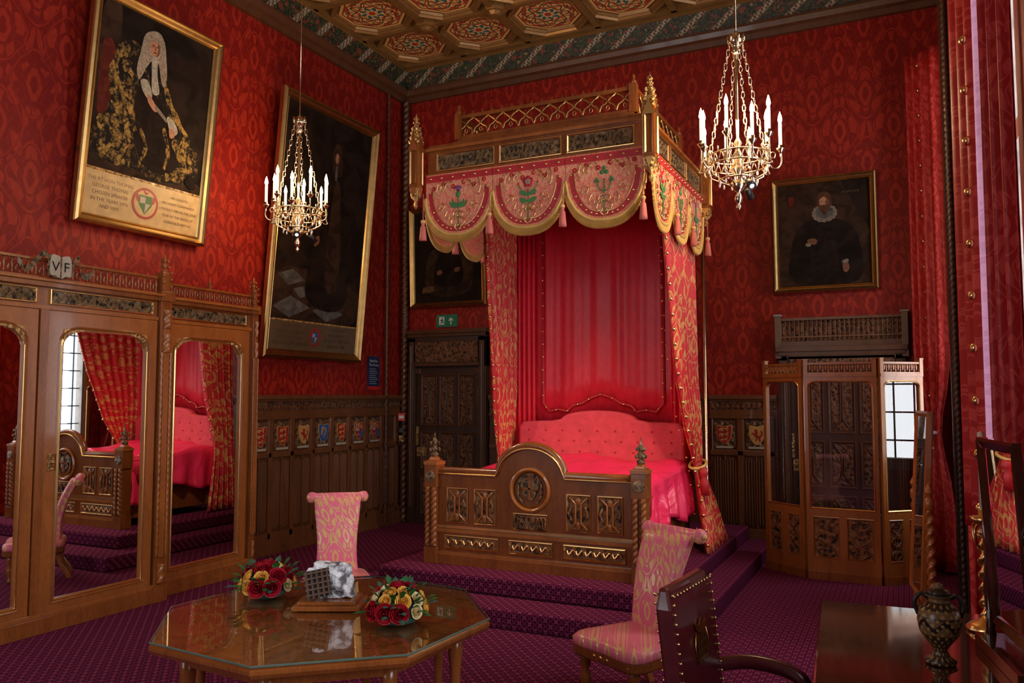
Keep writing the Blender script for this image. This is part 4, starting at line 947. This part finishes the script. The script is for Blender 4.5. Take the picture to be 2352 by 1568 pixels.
# ---------------------------------------------------------------- chandeliers
M_spot=Mt('spot_lens',(1,.9,.7),.3,emit=(1,.85,.6),es=14).m
M_crystal=Mt('crystal_drop',(.95,.93,.88),.03,spec=1.0,coat=1).m
def chandelier(loc,top,label):
    R=em('chandelier',loc,label=label,category='chandelier',group='gilt candle chandeliers')
    b=MB()
    b.lathe([(.012,.95),(.012,.5),(.01,.18),(.03,.14),(.012,.10),(.05,.03),(.03,.0),(.06,-.05),(.02,-.09),(.055,-.15),(.035,-.19),(.012,-.21),(.03,-.25),(.02,-.28),(.008,-.29),(.02,-.31),(.0,-.345)],M_brass,n=14)
    b.lathe([(.0,.95),(.03,.93),(.05,.90),(.055,.86),(.035,.85),(.03,.82),(.045,.80),(.02,.78)],M_brass,n=12)
    for k in range(6): a=TAU*k/6; b.sph((.055*cos(a),.055*sin(a),.90),(.012,.012,.03),M_brass,6,4)
    mk(b,'stem',R)
    g=MB()
    for z,r in((.05,.205),(-.02,.205),(-.12,.13)): g.tube([(r*cos(TAU*i/40),r*sin(TAU*i/40),z) for i in range(40)],.006,M_brass,6,True)
    for i in range(24):
        a=TAU*i/24; a2=a+TAU/48; g.tube([(.205*cos(a),.205*sin(a),-.02),(.207*cos(a2),.207*sin(a2),.05)],.0038,M_brass,5); g.tube([(.205*cos(a+TAU/24),.205*sin(a+TAU/24),-.02),(.207*cos(a2),.207*sin(a2),.05)],.0038,M_brass,5)
        if i%2==0: g.sph((.207*cos(a),.207*sin(a),.072),(.007,.007,.018),M_brass,6,4); g.sph((.205*cos(a),.205*sin(a),-.04),(.009,.009,.018),M_crystal,6,4)
    for i in range(12): a=TAU*i/12; g.sph((.13*cos(a),.13*sin(a),-.145),(.008,.008,.018),M_crystal,6,4)
    for i in range(10): a=TAU*i/10; g.tube([(.205*cos(a),.205*sin(a),-.02),(.19*cos(a),.19*sin(a),-.09),(.13*cos(a),.13*sin(a),-.12),(.05*cos(a),.05*sin(a),-.16)],.005,M_brass,6)
    mk(g,'ring_gallery',R)
    for i in range(3+1):
        a=TAU*i/4+.5; c=MB(); n=17
        for k in range(n):
            t=k/(n-1); r=.05+(.20-.05)*t; z=.84-.79*t; q=(r*cos(a),r*sin(a),z)
            rr=.016; d=a if k%2 else a+pi/2
            pts=[(q[0]+rr*.7*cos(d)*cos(w_),q[1]+rr*.7*sin(d)*cos(w_),q[2]+.029*sin(w_)) for w_ in [TAU*j/8 for j in range(8)]]
            c.tube(pts,.0038,M_brass,4,True)
        mk(c,'chain',R)
    for i in range(10):
        a=TAU*i/10+.2; c=MB(); ca,sa=cos(a),sin(a); r0=.285 if i%2==0 else .25; zc=.075 if i%2==0 else .15
        pts=cr([(.205,-.02),(.235,-.055),(.27,-.05),(r0+.005,-.01),(r0,zc)],4,False); c.tube([(r*ca,r*sa,z) for r,z in pts],.006,M_brass,6)
        c.tube([(r*ca,r*sa,z) for r,z in cr([(.21,.03),(.225,.06),(.25,.05),(.245,.02),(.23,.02)],3,False)],.004,M_brass,5)
        c.lathe([(.006,-.03),(.012,-.02),(.028,.0),(.03,.008),(.014,.012),(.016,.03),(.0,.03)],M_brass,(r0*ca,r0*sa,zc),10); c.sph((r0*ca,r0*sa,zc-.04),(.007,.007,.014),M_crystal,6,4); o=mk(c,'arm',R)
        c=MB(); c.lathe([(.0115,0),(.0115,.155),(.0,.156)],M_candle_glow,(r0*ca,r0*sa,zc+.03),10); mk(c,'candle',o)
        c=MB(); c.lathe([(.0,0),(.011,.012),(.015,.028),(.010,.055),(.0,.086)],M_flame,(r0*ca,r0*sa,zc+.183),10); mk(c,'flame_bulb',o)
    for i in(0,1):
        a=-.9+i*2.2; c=MB(); c.M=Matrix.Translation((.13*cos(a),.13*sin(a),-.16))@Matrix.Rotation(a,4,'Z')@Matrix.Rotation(2.3,4,'Y')
        c.lathe([(.0,0),(.02,0),(.025,.02),(.03,.08),(.026,.08),(.0,.07)],M_black,n=12); c.lathe([(.0,.071),(.024,.074),(.0,.078)],M_spot,n=12); mk(c,'spotlight',R)
    c=MB(); c.tube([(0,0,.94),(0,0,top-loc[2]-.06)],.006,M_brass,6); c.lathe([(.0,-.08),(.05,-.06),(.06,0)],M_brass,(0,0,top-loc[2])); mk(c,'suspension_rod',R)
    return R
chandelier((1.05,5.75,3.30),H,'gilt brass candle chandelier hanging near the tall portrait')
chandelier((5.03,5.72,3.28),H,'gilt brass candle chandelier hanging beside the bed canopy')
def light(kind,name,loc,energy,col,rot=(0,0,0),**k):
    l=bpy.data.lights.new(name,kind); l.energy=energy; l.color=col
    for a,b in k.items(): setattr(l,a,b)
    o=bpy.data.objects.new(name,l); scene.collection.objects.link(o); o.location=loc; o.rotation_euler=rot; return o
for i,c in enumerate(((1.05,5.75,3.62),(5.03,5.72,3.60))):
    light('POINT','chandelier_light',c,50,(1,.64,.33),shadow_soft_size=.22)
def aim(a,b): return (Vector(b)-Vector(a)).to_track_quat('-Z','Y').to_euler()
for a,b,e in (((4.98,5.62,3.05),(3.4,6.4,1.0),120),((1.15,5.65,3.05),(3.3,6.2,.9),95)):
    light('SPOT','chandelier_spotlight',a,e,(1,.78,.56),aim(a,b),spot_size=radians(75),spot_blend=.9,shadow_soft_size=.05)
# ---------------------------------------------------------------- octagonal table
TB=em('octagonal_table',(3.87,2.72,0),label='octagonal burr walnut table with glass top',category='table')
def octl(r,z,off=radians(18)): return [(r*cos(TAU*i/8+off),r*sin(TAU*i/8+off),z) for i in range(8)]
t=MB(); R=.685
t.loft([octl(R-.05,.705),octl(R-.01,.715),octl(R,.730),octl(R,.742),octl(R-.015,.75)],M_woodbed,True,True)
t.loft([octl(R-.015,.7501),octl(R-.03,.7505)],M_burl,False,True)
for a,b in((.66,.652),(.60,.594)): t.loft([octl(R*a/.765*1.05,.7509),octl(R*b/.765*1.05,.7509)],M_woodL)
to=mk(t,'table_top',TB)
t=MB(); t.add(octl(R-.004,.761),[tuple(range(8))],M_glass); t.loft([octl(R-.003,.7525),octl(R,.755),octl(R,.759),octl(R-.004,.761)],M_gedge); mk(t,'glass_cover',to)
t=MB()
t.loft([octl(R-.12,.655),octl(R-.12,.705)],M_woodbed); t.loft([octl(R-.14,.705),octl(R-.14,.655)],M_woodbed); t.loft([octl(R-.14,.655),octl(R-.12,.655)],M_woodbed); mk(t,'apron',TB)
for i in range(8):
    a=TAU*i/8+radians(18); t=MB(); x,y=(R-.14)*cos(a),(R-.14)*sin(a)
    t.lathe([(.022,0),(.028,.03),(.016,.06),(.018,.3),(.026,.34),(.018,.37),(.022,.55),(.030,.62),(.030,.705)],M_woodbed,(x,y,0),10); mk(t,'leg',TB)
def rose(mat):
    r=MB()
    for ring,(n,R0,h,tilt) in enumerate(((3,.008,.034,.0),(3,.015,.034,.1),(4,.022,.032,.25),(5,.029,.028,.5),(6,.036,.022,.8))):
        for k in range(n):
            az=TAU*k/n+ring*.9
            def f(u,v,az=az,R0=R0,h=h,tilt=tilt,n=n,ring=ring):
                e=abs(u-.5)*2
                aa=az+(u-.5)*TAU/n*1.35; rr=R0*(.25+.75*sin(min(1,v*1.25)*pi/2))+tilt*.007*max(0,v-.6)/.4; return (rr*cos(aa),rr*sin(aa),h*v*(1-.22*e**3)-tilt*.006*max(0,v-.75)/.25+.0006*ring)
            r.grid(f,6,6,mat)
    r.tube([(.005*cos(t*2.2)*(1-t/9),.005*sin(t*2.2)*(1-t/9),.030+.0008*t) for t in range(8)],.0025,mat,5)
    return r
rmesh=[]
def arrangement(loc,R,label,seed):
    rnd=random.Random(seed)
    root=em('flower_arrangement',loc,label=label,category='flowers',group='rose arrangements on the table')
    b=MB(); b.lathe([(.05,0),(.075,.01),(.085,.03),(.06,.045),(0,.05)],M_bluegreen); b.sph((0,0,.05),(.075,.075,.05),M_bluegreen,12,8); mk(b,'bowl',root)
    lv=MB()
    for k in range(60):
        a=rnd.random()*TAU; el=rnd.uniform(.08,1.2); L=rnd.uniform(1.05,1.48)*R
        d=Vector((cos(a)*cos(el),sin(a)*cos(el),sin(el)*.85)); sd=Vector((-sin(a),cos(a),0)); base=Vector((0,0,.03))
        p0=base+d*L*.5; p1=base+d*L*.85; p2=base+d*L+Vector((0,0,-.008)); w_=.014
        lv.add([tuple(p0),tuple(p1+sd*w_),tuple(p2),tuple(p1-sd*w_),tuple(p1+Vector((0,0,.006)))],[(0,1,4),(1,2,4),(2,3,4),(3,0,4)],M_green if k%3 else M_bluegreen)
    mk(lv,'leaf',root,kind='stuff',recalc=False)
    pts=[]
    for (n,el) in((11,.20),(8,.66),(5,1.08),(1,1.55)):
        for k in range(n): pts.append((TAU*k/n+el*2+seed+rnd.uniform(-.08,.08),el))
    for i,(a,el) in enumerate(pts):
        m=(M_rosered,M_roseyel,M_rosered,M_rosewh,M_roseyel)[(i*3+seed)%5]
        nm={id(M_rosered):'red_rose',id(M_roseyel):'yellow_rose',id(M_rosewh):'cream_rose'}[id(m)]
        key=id(m)
        me=next((x for q,x in rmesh if q==key),None)
        d=Vector((cos(a)*cos(el),sin(a)*cos(el),sin(el)*.85)); q=Vector((0,0,1)).rotation_difference(d).to_euler()
        loc2=Vector((0,0,.042))+d*R*.72; s=(.68 if m is not M_rosered else .90)+.12*rnd.random()
        if me is None:
            o=mk(rose(m),nm,root,loc=loc2,rot=q,recalc=False); rmesh.append((key,o.data))
        else:
            o=bpy.data.objects.new(nm,me); scene.collection.objects.link(o); o.parent=root; o.location=loc2; o.rotation_euler=q
        o.scale=(s,s,s)
    return root
arrangement((3.48,2.80,.7625),.140,'low arrangement of red, yellow and cream roses beside the trophy',3)
arrangement((4.23,2.71,.7625),.138,'low arrangement of red, yellow and cream roses near table edge',5)
TR=em('portcullis_sculpture',(3.83,2.80,.7625),(0,0,.45),label='white rock and bronze portcullis sculpture on stepped wooden base',category='sculpture')
t=MB(); t.box(-.14,.14,-.10,.10,0,.02,M_wood); t.box(-.12,.12,-.085,.085,.02,.035,M_woodbed); mk(t,'base',TR,bev=.004)
t=MB(); rnd=random.Random(4)
bm=bmesh.new(); bmesh.ops.create_icosphere(bm,subdivisions=3,radius=1)
vs=[];fs=[]
for v in bm.verts:
    p=v.co; k=1+.10*sin(6*p.x+4*p.z)+.08*sin(9*p.y+2*p.x)+rnd.uniform(-.07,.07)
    q=[(1 if c>=0 else -1)*abs(c)**.6 for c in p]
    vs.append((.005+q[0]*.088*k+(.02 if q[2]<0 else -.02)*abs(q[2]),.01+q[1]*.05*k,.105+q[2]*.078*k))
fs=[tuple(v.index for v in f.verts) for f in bm.faces]; bm.free()
t.add([(x,y,max(.036,z)) for x,y,z in vs],fs,M_rock); mk(t,'rock',TR)
t=MB(); t.M=Matrix.Translation((-.042,-.064,.108))@Matrix.Rotation(-.25,4,'X')@Matrix.Rotation(-.20,4,'Y')
t.box(-.052,.052,.006,.012,-.055,.055,M_black)
for i in range(5): q=-.044+.022*i; t.box(q-.0035,q+.0035,-.004,.006,-.055,.055,M_grate); t.prism([(q-.0035,-.055),(q+.0035,-.055),(q,-.065)],-.004,.004,M_grate); t.box(-.052,.052,-.007,.003,q-.0035,q+.0035,M_grate)
mk(t,'portcullis',TR)
# ---------------------------------------------------------------- pink low chairs
def pchair(loc,rotz,label):
    R=em('low_pink_chair',loc,(0,0,rotz),label=label,category='chair',group='pink brocade low chairs')
    s=MB(); L=[]
    def rr(hw0,hw1,d0,d1,z,sc=1):
        pts=cr([(-hw0*sc,d0*sc),(0,d0*1.04*sc),(hw0*sc,d0*sc),(hw0*1.02*sc,(d0+d1)/2),(hw1*sc,d1*sc),(0,d1*sc),(-hw1*sc,d1*sc),(-hw0*1.02*sc,(d0+d1)/2)],4); return [(x,y,z) for x,y in pts]
    a_=(.24,.19,-.24,.21)
    s.loft([rr(*a_,.285,.98),rr(*a_,.295,1.0),rr(*a_,.325,1.0),rr(*a_,.345,.93),rr(*a_,.353,.7),rr(*a_,.356,.2)],M_chairf,True,True,True,True); mk(s,'seat',R)
    s=MB(); s.loft([rr(.235,.185,-.235,.205,.235),rr(*a_,.245),rr(*a_,.285)],M_wood,True,True)
    for k in range(9): s.sph((-.2+.05*k,-.25,.262),(.016,.006,.012),M_gold,6,4)
    mk(s,'seat_rail',R,bev=.004)
    b=MB(); n=14; L=[]
    for i in range(n+1):
        t=i/n; z=.29+.58*t; yc=.16+.04*t+.09*t*t-.03*sin(pi*t); hw=.148-.016*sin(pi*min(1,t*1.3))+.024*max(0,t-.75)*2; th=.036
        L.append([(x,y+yc,z) for x,y in cr([(-hw,-th),(0,-th*1.25),(hw,-th),(hw*1.06,0),(hw,th),(0,th),(-hw,th),(-hw*1.06,0)],3)])
    b.loft(L,M_chairf,True,True,True,True)
    yc=.16+.04+.09+.030; b.lathe([(.0,-.225),(.03,-.225),(.040,-.212),(.043,-.19),(.034,-.16),(.036,0),(.034,.16),(.043,.19),(.040,.212),(.03,.225),(.0,.225)],M_chairf,(0,yc,.868),16,'X'); 
    for s_ in(1,-1): b.lathe([(.0,0),(.018,0),(.018,s_*.006),(0,s_*.008)],M_fring,(s_*.225,yc,.868),10,'X')
    mk(b,'backrest',R)
    for x,y in((-.19,-.19),(.19,-.19)):
        l=MB(); l.lathe([(.014,0),(.022,.01),(.024,.03),(.014,.045),(.030,.09),(.032,.12),(.018,.15),(.028,.17),(.032,.20),(.032,.25)],M_woodL,(x,y,0),12); mk(l,'leg',R)
    for x in(-.15,.15):
        l=MB(); l.loft([[(x-.018,y-.02,z),(x+.018,y-.02,z),(x+.018,y+.02,z),(x-.018,y+.02,z)] for y,z in((.27,0),(.25,.05),(.19,.14),(.17,.25))],M_woodL,True,True); mk(l,'leg',R,bev=.003)
    return R
pchair((2.27,4.83,0),radians(38),'pink and gold brocade low chair standing behind the table')
pchair((4.67,4.36,0),radians(-28),'pink and gold brocade low chair standing before the dais')
# ---------------------------------------------------------------- leather armchair
LC=em('leather_armchair',(5.555,2.84,0),(0,0,radians(84)),label='dark oxblood leather armchair with brass nails facing the desk',category='armchair')
s=MB(); s.box(-.23,.23,-.15,.17,.40,.48,M_leather); mk(s,'seat',LC,bev=.03)
s=MB(); s.box(-.23,.23,-.15,.17,.32,.40,M_deskt); mk(s,'seat_rail',LC,bev=.006)
b=MB(); L=[]
for i in range(9):
    t=i/8; z=.48+.53*t; yc=.175+.06*t; hw=.205; th=.03
    if i==8: hw-=.02; th=.018
    L.append([(x,y+yc,z) for x,y in [(-hw,-th),(0,-th*1.3),(hw,-th),(hw,th),(0,th),(-hw,th)]])
b.loft(L,M_leather,True,True); bo=mk(b,'backrest',LC,bev=.012)
b=MB()
for i in range(17):
    t=i/16; z=.50+.49*t; yc=.175+.06*(z-.48)/.53
    for s_ in(1,-1): b.sph((s_*.19,yc-.034,z),.006,M_stud,6,4); b.sph((s_*.19,yc+.031,z),.006,M_stud,6,4)
for i in range(13):
    x=-.18+.36*i/12; b.sph((x,.175+.058-.035,.985),.006,M_stud,6,4); b.sph((x,.175+.058+.030,.985),.006,M_stud,6,4)
mk(b,'brass_nail',bo,kind='stuff')
b=MB(); b.M=Matrix.Translation((0,.168,.80))@Matrix.Rotation(-.11,4,'X')
for i in range(4): q=-.038+.025*i; b.box(q-.003,q+.003,-.004,0,-.06,.03,M_goldp); b.box(-.045,.045,-.004,0,q-.003-.01,q+.003-.01,M_goldp)
b.prism(cr([(-.035,.04),(.035,.04),(.048,.07),(.018,.062),(0,.085),(-.018,.062),(-.048,.07)],3),-.004,0,M_goldp); b.tube([(-.05,0,.04),(-.065,0,0),(-.06,0,-.06)],.003,M_goldp,5); b.tube([(.05,0,.04),(.065,0,0),(.06,0,-.06)],.003,M_goldp,5)
mk(b,'crowned_portcullis_emblem',bo,label='gilt crowned portcullis stamped on the leather')
for s_ in(1,-1):
    a=MB(); pts=cr([(s_*.22,.19,.66),(s_*.25,.08,.68),(s_*.26,-.05,.67),(s_*.255,-.11,.64),(s_*.25,-.13,.58)],5,False); a.tube(pts,[.026]*len(pts),M_leather,12); a.tube(cr([(s_*.25,-.13,.58),(s_*.245,-.10,.50),(s_*.23,-.11,.38)],5,False),.020,M_deskt,10); mk(a,'armrest',LC)
for x in(-.20,.20):
    for y in(-.13,.14): l=MB(); l.lathe([(.02,0),(.03,.03),(.018,.06),(.028,.2),(.02,.26),(.03,.30),(.03,.325)],M_deskt,(x,y,0),10); mk(l,'leg',LC)
# ---------------------------------------------------------------- desk
DK=em('writing_desk',(6.09,3.02,0),(0,0,radians(4)),label='dark polished mahogany desk beneath the window',category='desk')
d=MB(); d.box(-.35,.32,-.85,.83,.725,.76,M_deskt); mk(d,'desk_top',DK,bev=.008)
for y0_,y1_ in((-.80,-.42),(.40,.78)):
    d=MB(); d.box(-.32,.30,y0_,y1_,.04,.725,M_deskt); d.box(-.33,.31,y0_-.01,y1_+.01,0,.05,M_deskt); o=mk(d,'pedestal',DK,bev=.004)
    for k in range(3):
        q=MB(); q.box(-.335,-.32,y0_+.03,y1_-.03,.09+.205*k,.27+.205*k,M_deskt); oo=mk(q,'drawer',DK,bev=.004); h=MB(); h.sph((-.35,(y0_+y1_)/2,.18+.205*k),.014,M_goldd); mk(h,'knob',oo)
d=MB(); d.box(-.20,.30,-.42,.40,.64,.725,M_deskt); mk(d,'apron',DK,bev=.004)
V=em('painted_urn',(6.125,3.10,.7615),label='small dark and gold Greek-style urn with curved handles',category='vase')
v=MB(); v.lathe([(.0,0),(.045,0),(.05,.012),(.03,.025),(.02,.045),(.03,.06),(.060,.10),(.068,.14),(.062,.175),(.042,.195),(.030,.205),(.030,.215),(.044,.222),(.044,.227),(.0,.227)],M_vase,n=28); mk(v,'urn_body',V)
v=MB(); v.lathe([(.0,.227),(.041,.227),(.032,.24),(.01,.248),(.014,.258),(0,.265)],M_vase,n=20); mk(v,'lid',V)
for s_ in(1,-1): v=MB(); v.tube(cr([(s_*.033,0,.212),(s_*.054,0,.224),(s_*.073,0,.195),(s_*.062,0,.155)],4,False),.007,M_black,8); mk(v,'handle',V)
V=em('brass_candlestick',(6.30,3.60,.7615),label='tall twisted brass candlestick with white candle on desk',category='candlestick')
v=MB(); v.lathe([(.0,0),(.070,0),(.075,.01),(.06,.025),(.03,.04),(.02,.06)],M_gold,n=20); v.twist(.021,.05,.36,3,M_gold,lobes=2,amp=.40); v.lathe([(.015,.35),(.03,.37),(.015,.385),(.045,.41),(.05,.425),(.018,.43),(.02,.455),(0,.455)],M_gold,n=16)
for k in range(3): a=TAU*k/3; v.tube(cr([(.018*cos(a),.018*sin(a),.30),(.06*cos(a),.06*sin(a),.33),(.07*cos(a),.07*sin(a),.38),(.05*cos(a),.05*sin(a),.40)],4,False),.005,M_gold,6)
mk(v,'stem',V); v=MB(); v.lathe([(.013,.455),(.012,.745),(.003,.75),(.0,.752)],M_white,n=12); mk(v,'candle',V)
V=em('dressing_mirror',(6.335,3.18,.7615),(0,0,radians(-80)),label='dark mahogany swing dressing mirror standing on the desk',category='mirror')
v=MB(); v.box(-.24,.24,-.05,.05,0,.04,M_deskt)
for x in(-.23,.23): v.lathe([(.018,.04),(.012,.1),(.02,.2),(.012,.3),(.018,.42),(.0,.48)],M_deskt,(x,0,0),10)
mk(v,'stand',V,bev=.004)
v=MB(); v.M=Matrix.Translation((0,0,.40))@Matrix.Rotation(.05,4,'X'); v.mould(-.205,.205,-.32,.34,[(0,.012),(0,-.012),(.01,-.018),(.035,-.010),(.04,.0)],M_deskt); v.box(-.2,.2,.004,.012,-.31,.33,M_deskt); o=mk(v,'mirror_frame',V)
v=MB(); v.M=Matrix.Translation((0,0,.40))@Matrix.Rotation(.05,4,'X'); v.box(-.17,.17,-.003,.002,-.285,.305,M_mirror); mk(v,'mirror',o)
# ---------------------------------------------------------------- folding screen
SC=em('folding_screen',(5.2,7.9,0),label='oak folding screen with glazed arched panels and pierced gallery',category='folding screen')
def spanel2(p0,p1):
    P0=Vector((p0[0]-5.2,p0[1]-7.9,0)); P1=Vector((p1[0]-5.2,p1[1]-7.9,0)); d=P1-P0; w=d.length; ang=atan2(d.y,d.x)
    s=MB(); t=.018; ZB=.64
    P=arch(.045,w-.045,ZB,1.77,.06,.05); O=outer_for(P,0,w,ZB-.05,1.82); s.ring(O,P,-t,t,M_woodL)
    zc_=(ZB+1.77)/2
    s.loft([[(x,-t,z) for x,z in P],[(x,-t-.006,z) for x,z in [(w/2+(x-w/2)*1.03,zc_+(z-zc_)*1.012) for x,z in P]],[(x,-t,z) for x,z in [(w/2+(x-w/2)*1.06,zc_+(z-zc_)*1.024) for x,z in P]]],M_gold)
    s.box(0,.05,-t,t,.06,ZB-.05,M_woodL); s.box(w-.05,w,-t,t,.06,ZB-.05,M_woodL); s.box(.05,w-.05,-t,t,.56,ZB-.05,M_woodL); s.box(.05,w-.05,-t,t,.06,.19,M_woodL); s.box(w/2-.03,w/2+.03,-t,t,.19,.56,M_woodL)
    for a,b in((.05,w/2-.03),(w/2+.03,w-.05)):
        s.box(a,b,-.006,.006,.19,.56,M_carv); s.mould(a,b,.19,.56,[(0,-t),(.006,-t-.004),(.014,-.006)],M_woodL)
        cx=(a+b)/2; h=(b-a)/2
        for k in range(3):
            zc=.25+.12*k
            for q in(1,-1): s.tube(cr([(cx,-.012,zc-.05),(cx+q*h*.7,-.016,zc),(cx+q*h*.3,-.016,zc+.035),(cx+q*h*.15,-.012,zc)],3,False),.006,M_carv,5)
    s.box(-.0,w,-.03,.03,0,.07,M_wood); s.box(0,w,-.026,.026,1.82,1.845,M_woodL)
    gallery(s,.03,w-.03,0,1.845,1.95,M_woodL,.045,.005); 
    for x in(.015,w-.015): s.box(x-.018,x+.018,-.022,.022,1.82,1.975,M_woodL); s.box(x-.022,x+.022,-.026,.026,1.975,1.985,M_woodL)
    o=mk(s,'screen_panel',SC,loc=P0,rot=(0,0,ang),bev=.002)
    g=MB(); g.flat([(.04,ZB-.01),(w-.04,ZB-.01),(w-.04,1.78),(.04,1.78)],0,M_sglass); mk(g,'glass_pane',o)
spanel2((4.80,8.18),(5.185,7.90)); spanel2((5.20,7.89),(5.81,7.86)); spanel2((5.83,7.865),(6.17,8.17))
CM=em('cheval_mirror',(6.12,6.45,0),(0,0,radians(-82)),label='oak cheval mirror with twisted posts by the window curtain',category='mirror')
c=MB()
for x in(-.30,.30):
    c.box(x-.025,x+.025,-.16,.16,.03,.08,M_wood); c.box(x-.025,x+.025,-.16,-.11,0,.03,M_wood); c.box(x-.025,x+.025,.11,.16,0,.03,M_wood)
    c.lathe([(.03,.08),(.035,.12),(.02,.15)],M_wood,(x,0,0),10); c.twist(.024,.15,.88,5,M_woodL,(x,0),2,12,.35); c.lathe([(.022,.88),(.03,.9),(.03,.95),(.015,.97),(.03,1.0),(.02,1.03),(.0,1.07)],M_woodL,(x,0,0),10)
c.box(-.28,.28,-.015,.015,.14,.18,M_wood); mk(c,'stand',CM,bev=.003)
c=MB(); c.M=Matrix.Translation((0,0,.92))@Matrix.Rotation(-.06,4,'X'); c.mould(-.25,.25,-.66,.62,[(0,.02),(0,-.02),(.015,-.025),(.04,-.012)],M_woodL); c.box(-.25,.25,.012,.02,-.66,.62,M_wood); o=mk(c,'mirror_frame',CM)
c=MB(); c.M=Matrix.Translation((0,0,.92))@Matrix.Rotation(-.06,4,'X'); c.box(-.215,.215,-.013,-.008,-.625,.585,M_mirror); mk(c,'mirror',o)
# ---------------------------------------------------------------- window curtains
def wcurtain(pts,z0,z1,np,amp,mat,label,tie=None,tiept=None,studs=None,lin=None,linmat=None):
    P=[Vector((a,b,0)) for a,b in pts]
    c=MB()
    def f(u,v):
        k=u*(len(P)-1); i=min(len(P)-2,int(k)); p=P[i].lerp(P[i+1],k-i); d=(P[i+1]-P[i]).normalized(); n=Vector((d.y,-d.x,0))
        z=z1+(z0-z1)*v; sq=1
        if tie: 
            sq=1-.6*exp(-((z-tie)/.40)**2); m=Vector((tiept[0],tiept[1],0)); p=m.lerp(p,sq)
        p=p+n*amp*sin(u*TAU*np)*(0.6+.4*v)*sq
        return (p.x,p.y,z)
    c.grid(f,np*12,24,mat)
    if linmat:
        mi=len(c.mats); c.mats.append(linmat)
        for j,fc in enumerate(c.f):
            u=(j%(np*12))/(np*12)
            if lin[0]<=u<=lin[1]: c.m[j]=mi
    o=mk(c,'window_curtain',solid=.004,label=label,category='curtain',group='crimson window curtains')
    if studs:
        s=MB()
        for us in studs:
            n=int((z1-z0)/.24)
            for i in range(n):
                q=f(us,(i+.5)/n); s.sph((q[0]-.01,q[1]-.03,q[2]),.024,M_stud,8,5)
        mk(s,'gold_stud',o,kind='stuff')
    if tie:
        s=MB(); s.tube([(tiept[0]+.07*cos(a)-.02,tiept[1]-.02+.06*sin(a),tie) for a in [TAU*i/16 for i in range(16)]],.018,M_lining,8,True); mk(s,'tieback',o)
wcurtain([(6.13,8.82),(6.24,8.70),(6.42,8.50)],.03,5.0,4,.035,M_curt2,'crimson curtain tied back in the room corner',tie=1.3,tiept=(6.27,8.74),studs=[.45])
wcurtain([(6.36,6.72),(6.41,6.85),(6.46,7.0)],.03,5.2,3,.02,M_curt,'crimson damask curtain on far window edge')
wcurtain([(6.36,5.66),(6.41,5.70),(6.47,5.74)],.03,5.4,2,.025,M_curt2,'crimson damask curtain hanging beside near window')
wcurtain([(6.32,4.75),(6.36,4.5),(6.40,4.25),(6.45,4.0)],1.0,5.5,5,.028,M_curt2,'crimson curtain with pale lining and gold studs',studs=[.16,.42],lin=(.56,.80),linmat=M_lining)
wcurtain([(6.38,3.92),(6.42,3.84),(6.47,3.76)],1.0,5.5,3,.022,M_curt2,'crimson curtain framing the window behind the desk')
p=MB(); p.prism([(-.35,0),(-.35,-.5),(-.2,-.62),(-.08,-.9),(0,-1.0),(.08,-.9),(.2,-.62),(.35,-.5),(.35,0)],-.02,.02,M_curt); p.tube([(-.35,-.025,-.5),(-.2,-.025,-.62),(-.08,-.025,-.9),(0,-.025,-1.0),(.08,-.025,-.9),(.2,-.025,-.62),(.35,-.025,-.5)],.012,M_fring,6)
mk(p,'window_pelmet',loc=(6.46,8.06,5.5),rot=(0,0,-pi/2),label='crimson shaped pelmet edged in gold braid',category='pelmet')
# ---------------------------------------------------------------- lights
for i,(a,b) in enumerate(wins):
    light('AREA','window_and_fill_light',(XR+.5,(a+b)/2,3.0),[65,185,240][i],(.94,.96,1.0),(0,pi/2,0),shape='RECTANGLE',size=4.2,size_y=b-a)
light('AREA','window_and_fill_light',((NX0+NX1)/2,-2.3,2.75),95,(.99,.97,1.0),(pi/2,0,0),shape='RECTANGLE',size=2.8,size_y=3.6)  # added fill light behind the camera, set outside the invented near-wall window
w=bpy.data.worlds.new('w'); scene.world=w; w.use_nodes=True; w.node_tree.nodes['Background'].inputs[0].default_value=(.85,.92,1,1); w.node_tree.nodes['Background'].inputs[1].default_value=1.5
# ---------------------------------------------------------------- camera
cam=bpy.data.cameras.new('cam'); co=bpy.data.objects.new('camera',cam); scene.collection.objects.link(co)
co.location=(6.05,0,1.65); co.rotation_euler=(radians(93.82),0,radians(26)); cam.lens=28.41; cam.sensor_width=36; cam.clip_start=.05
scene.camera=co
scene.view_settings.view_transform='Standard'
scene.view_settings.look='None'
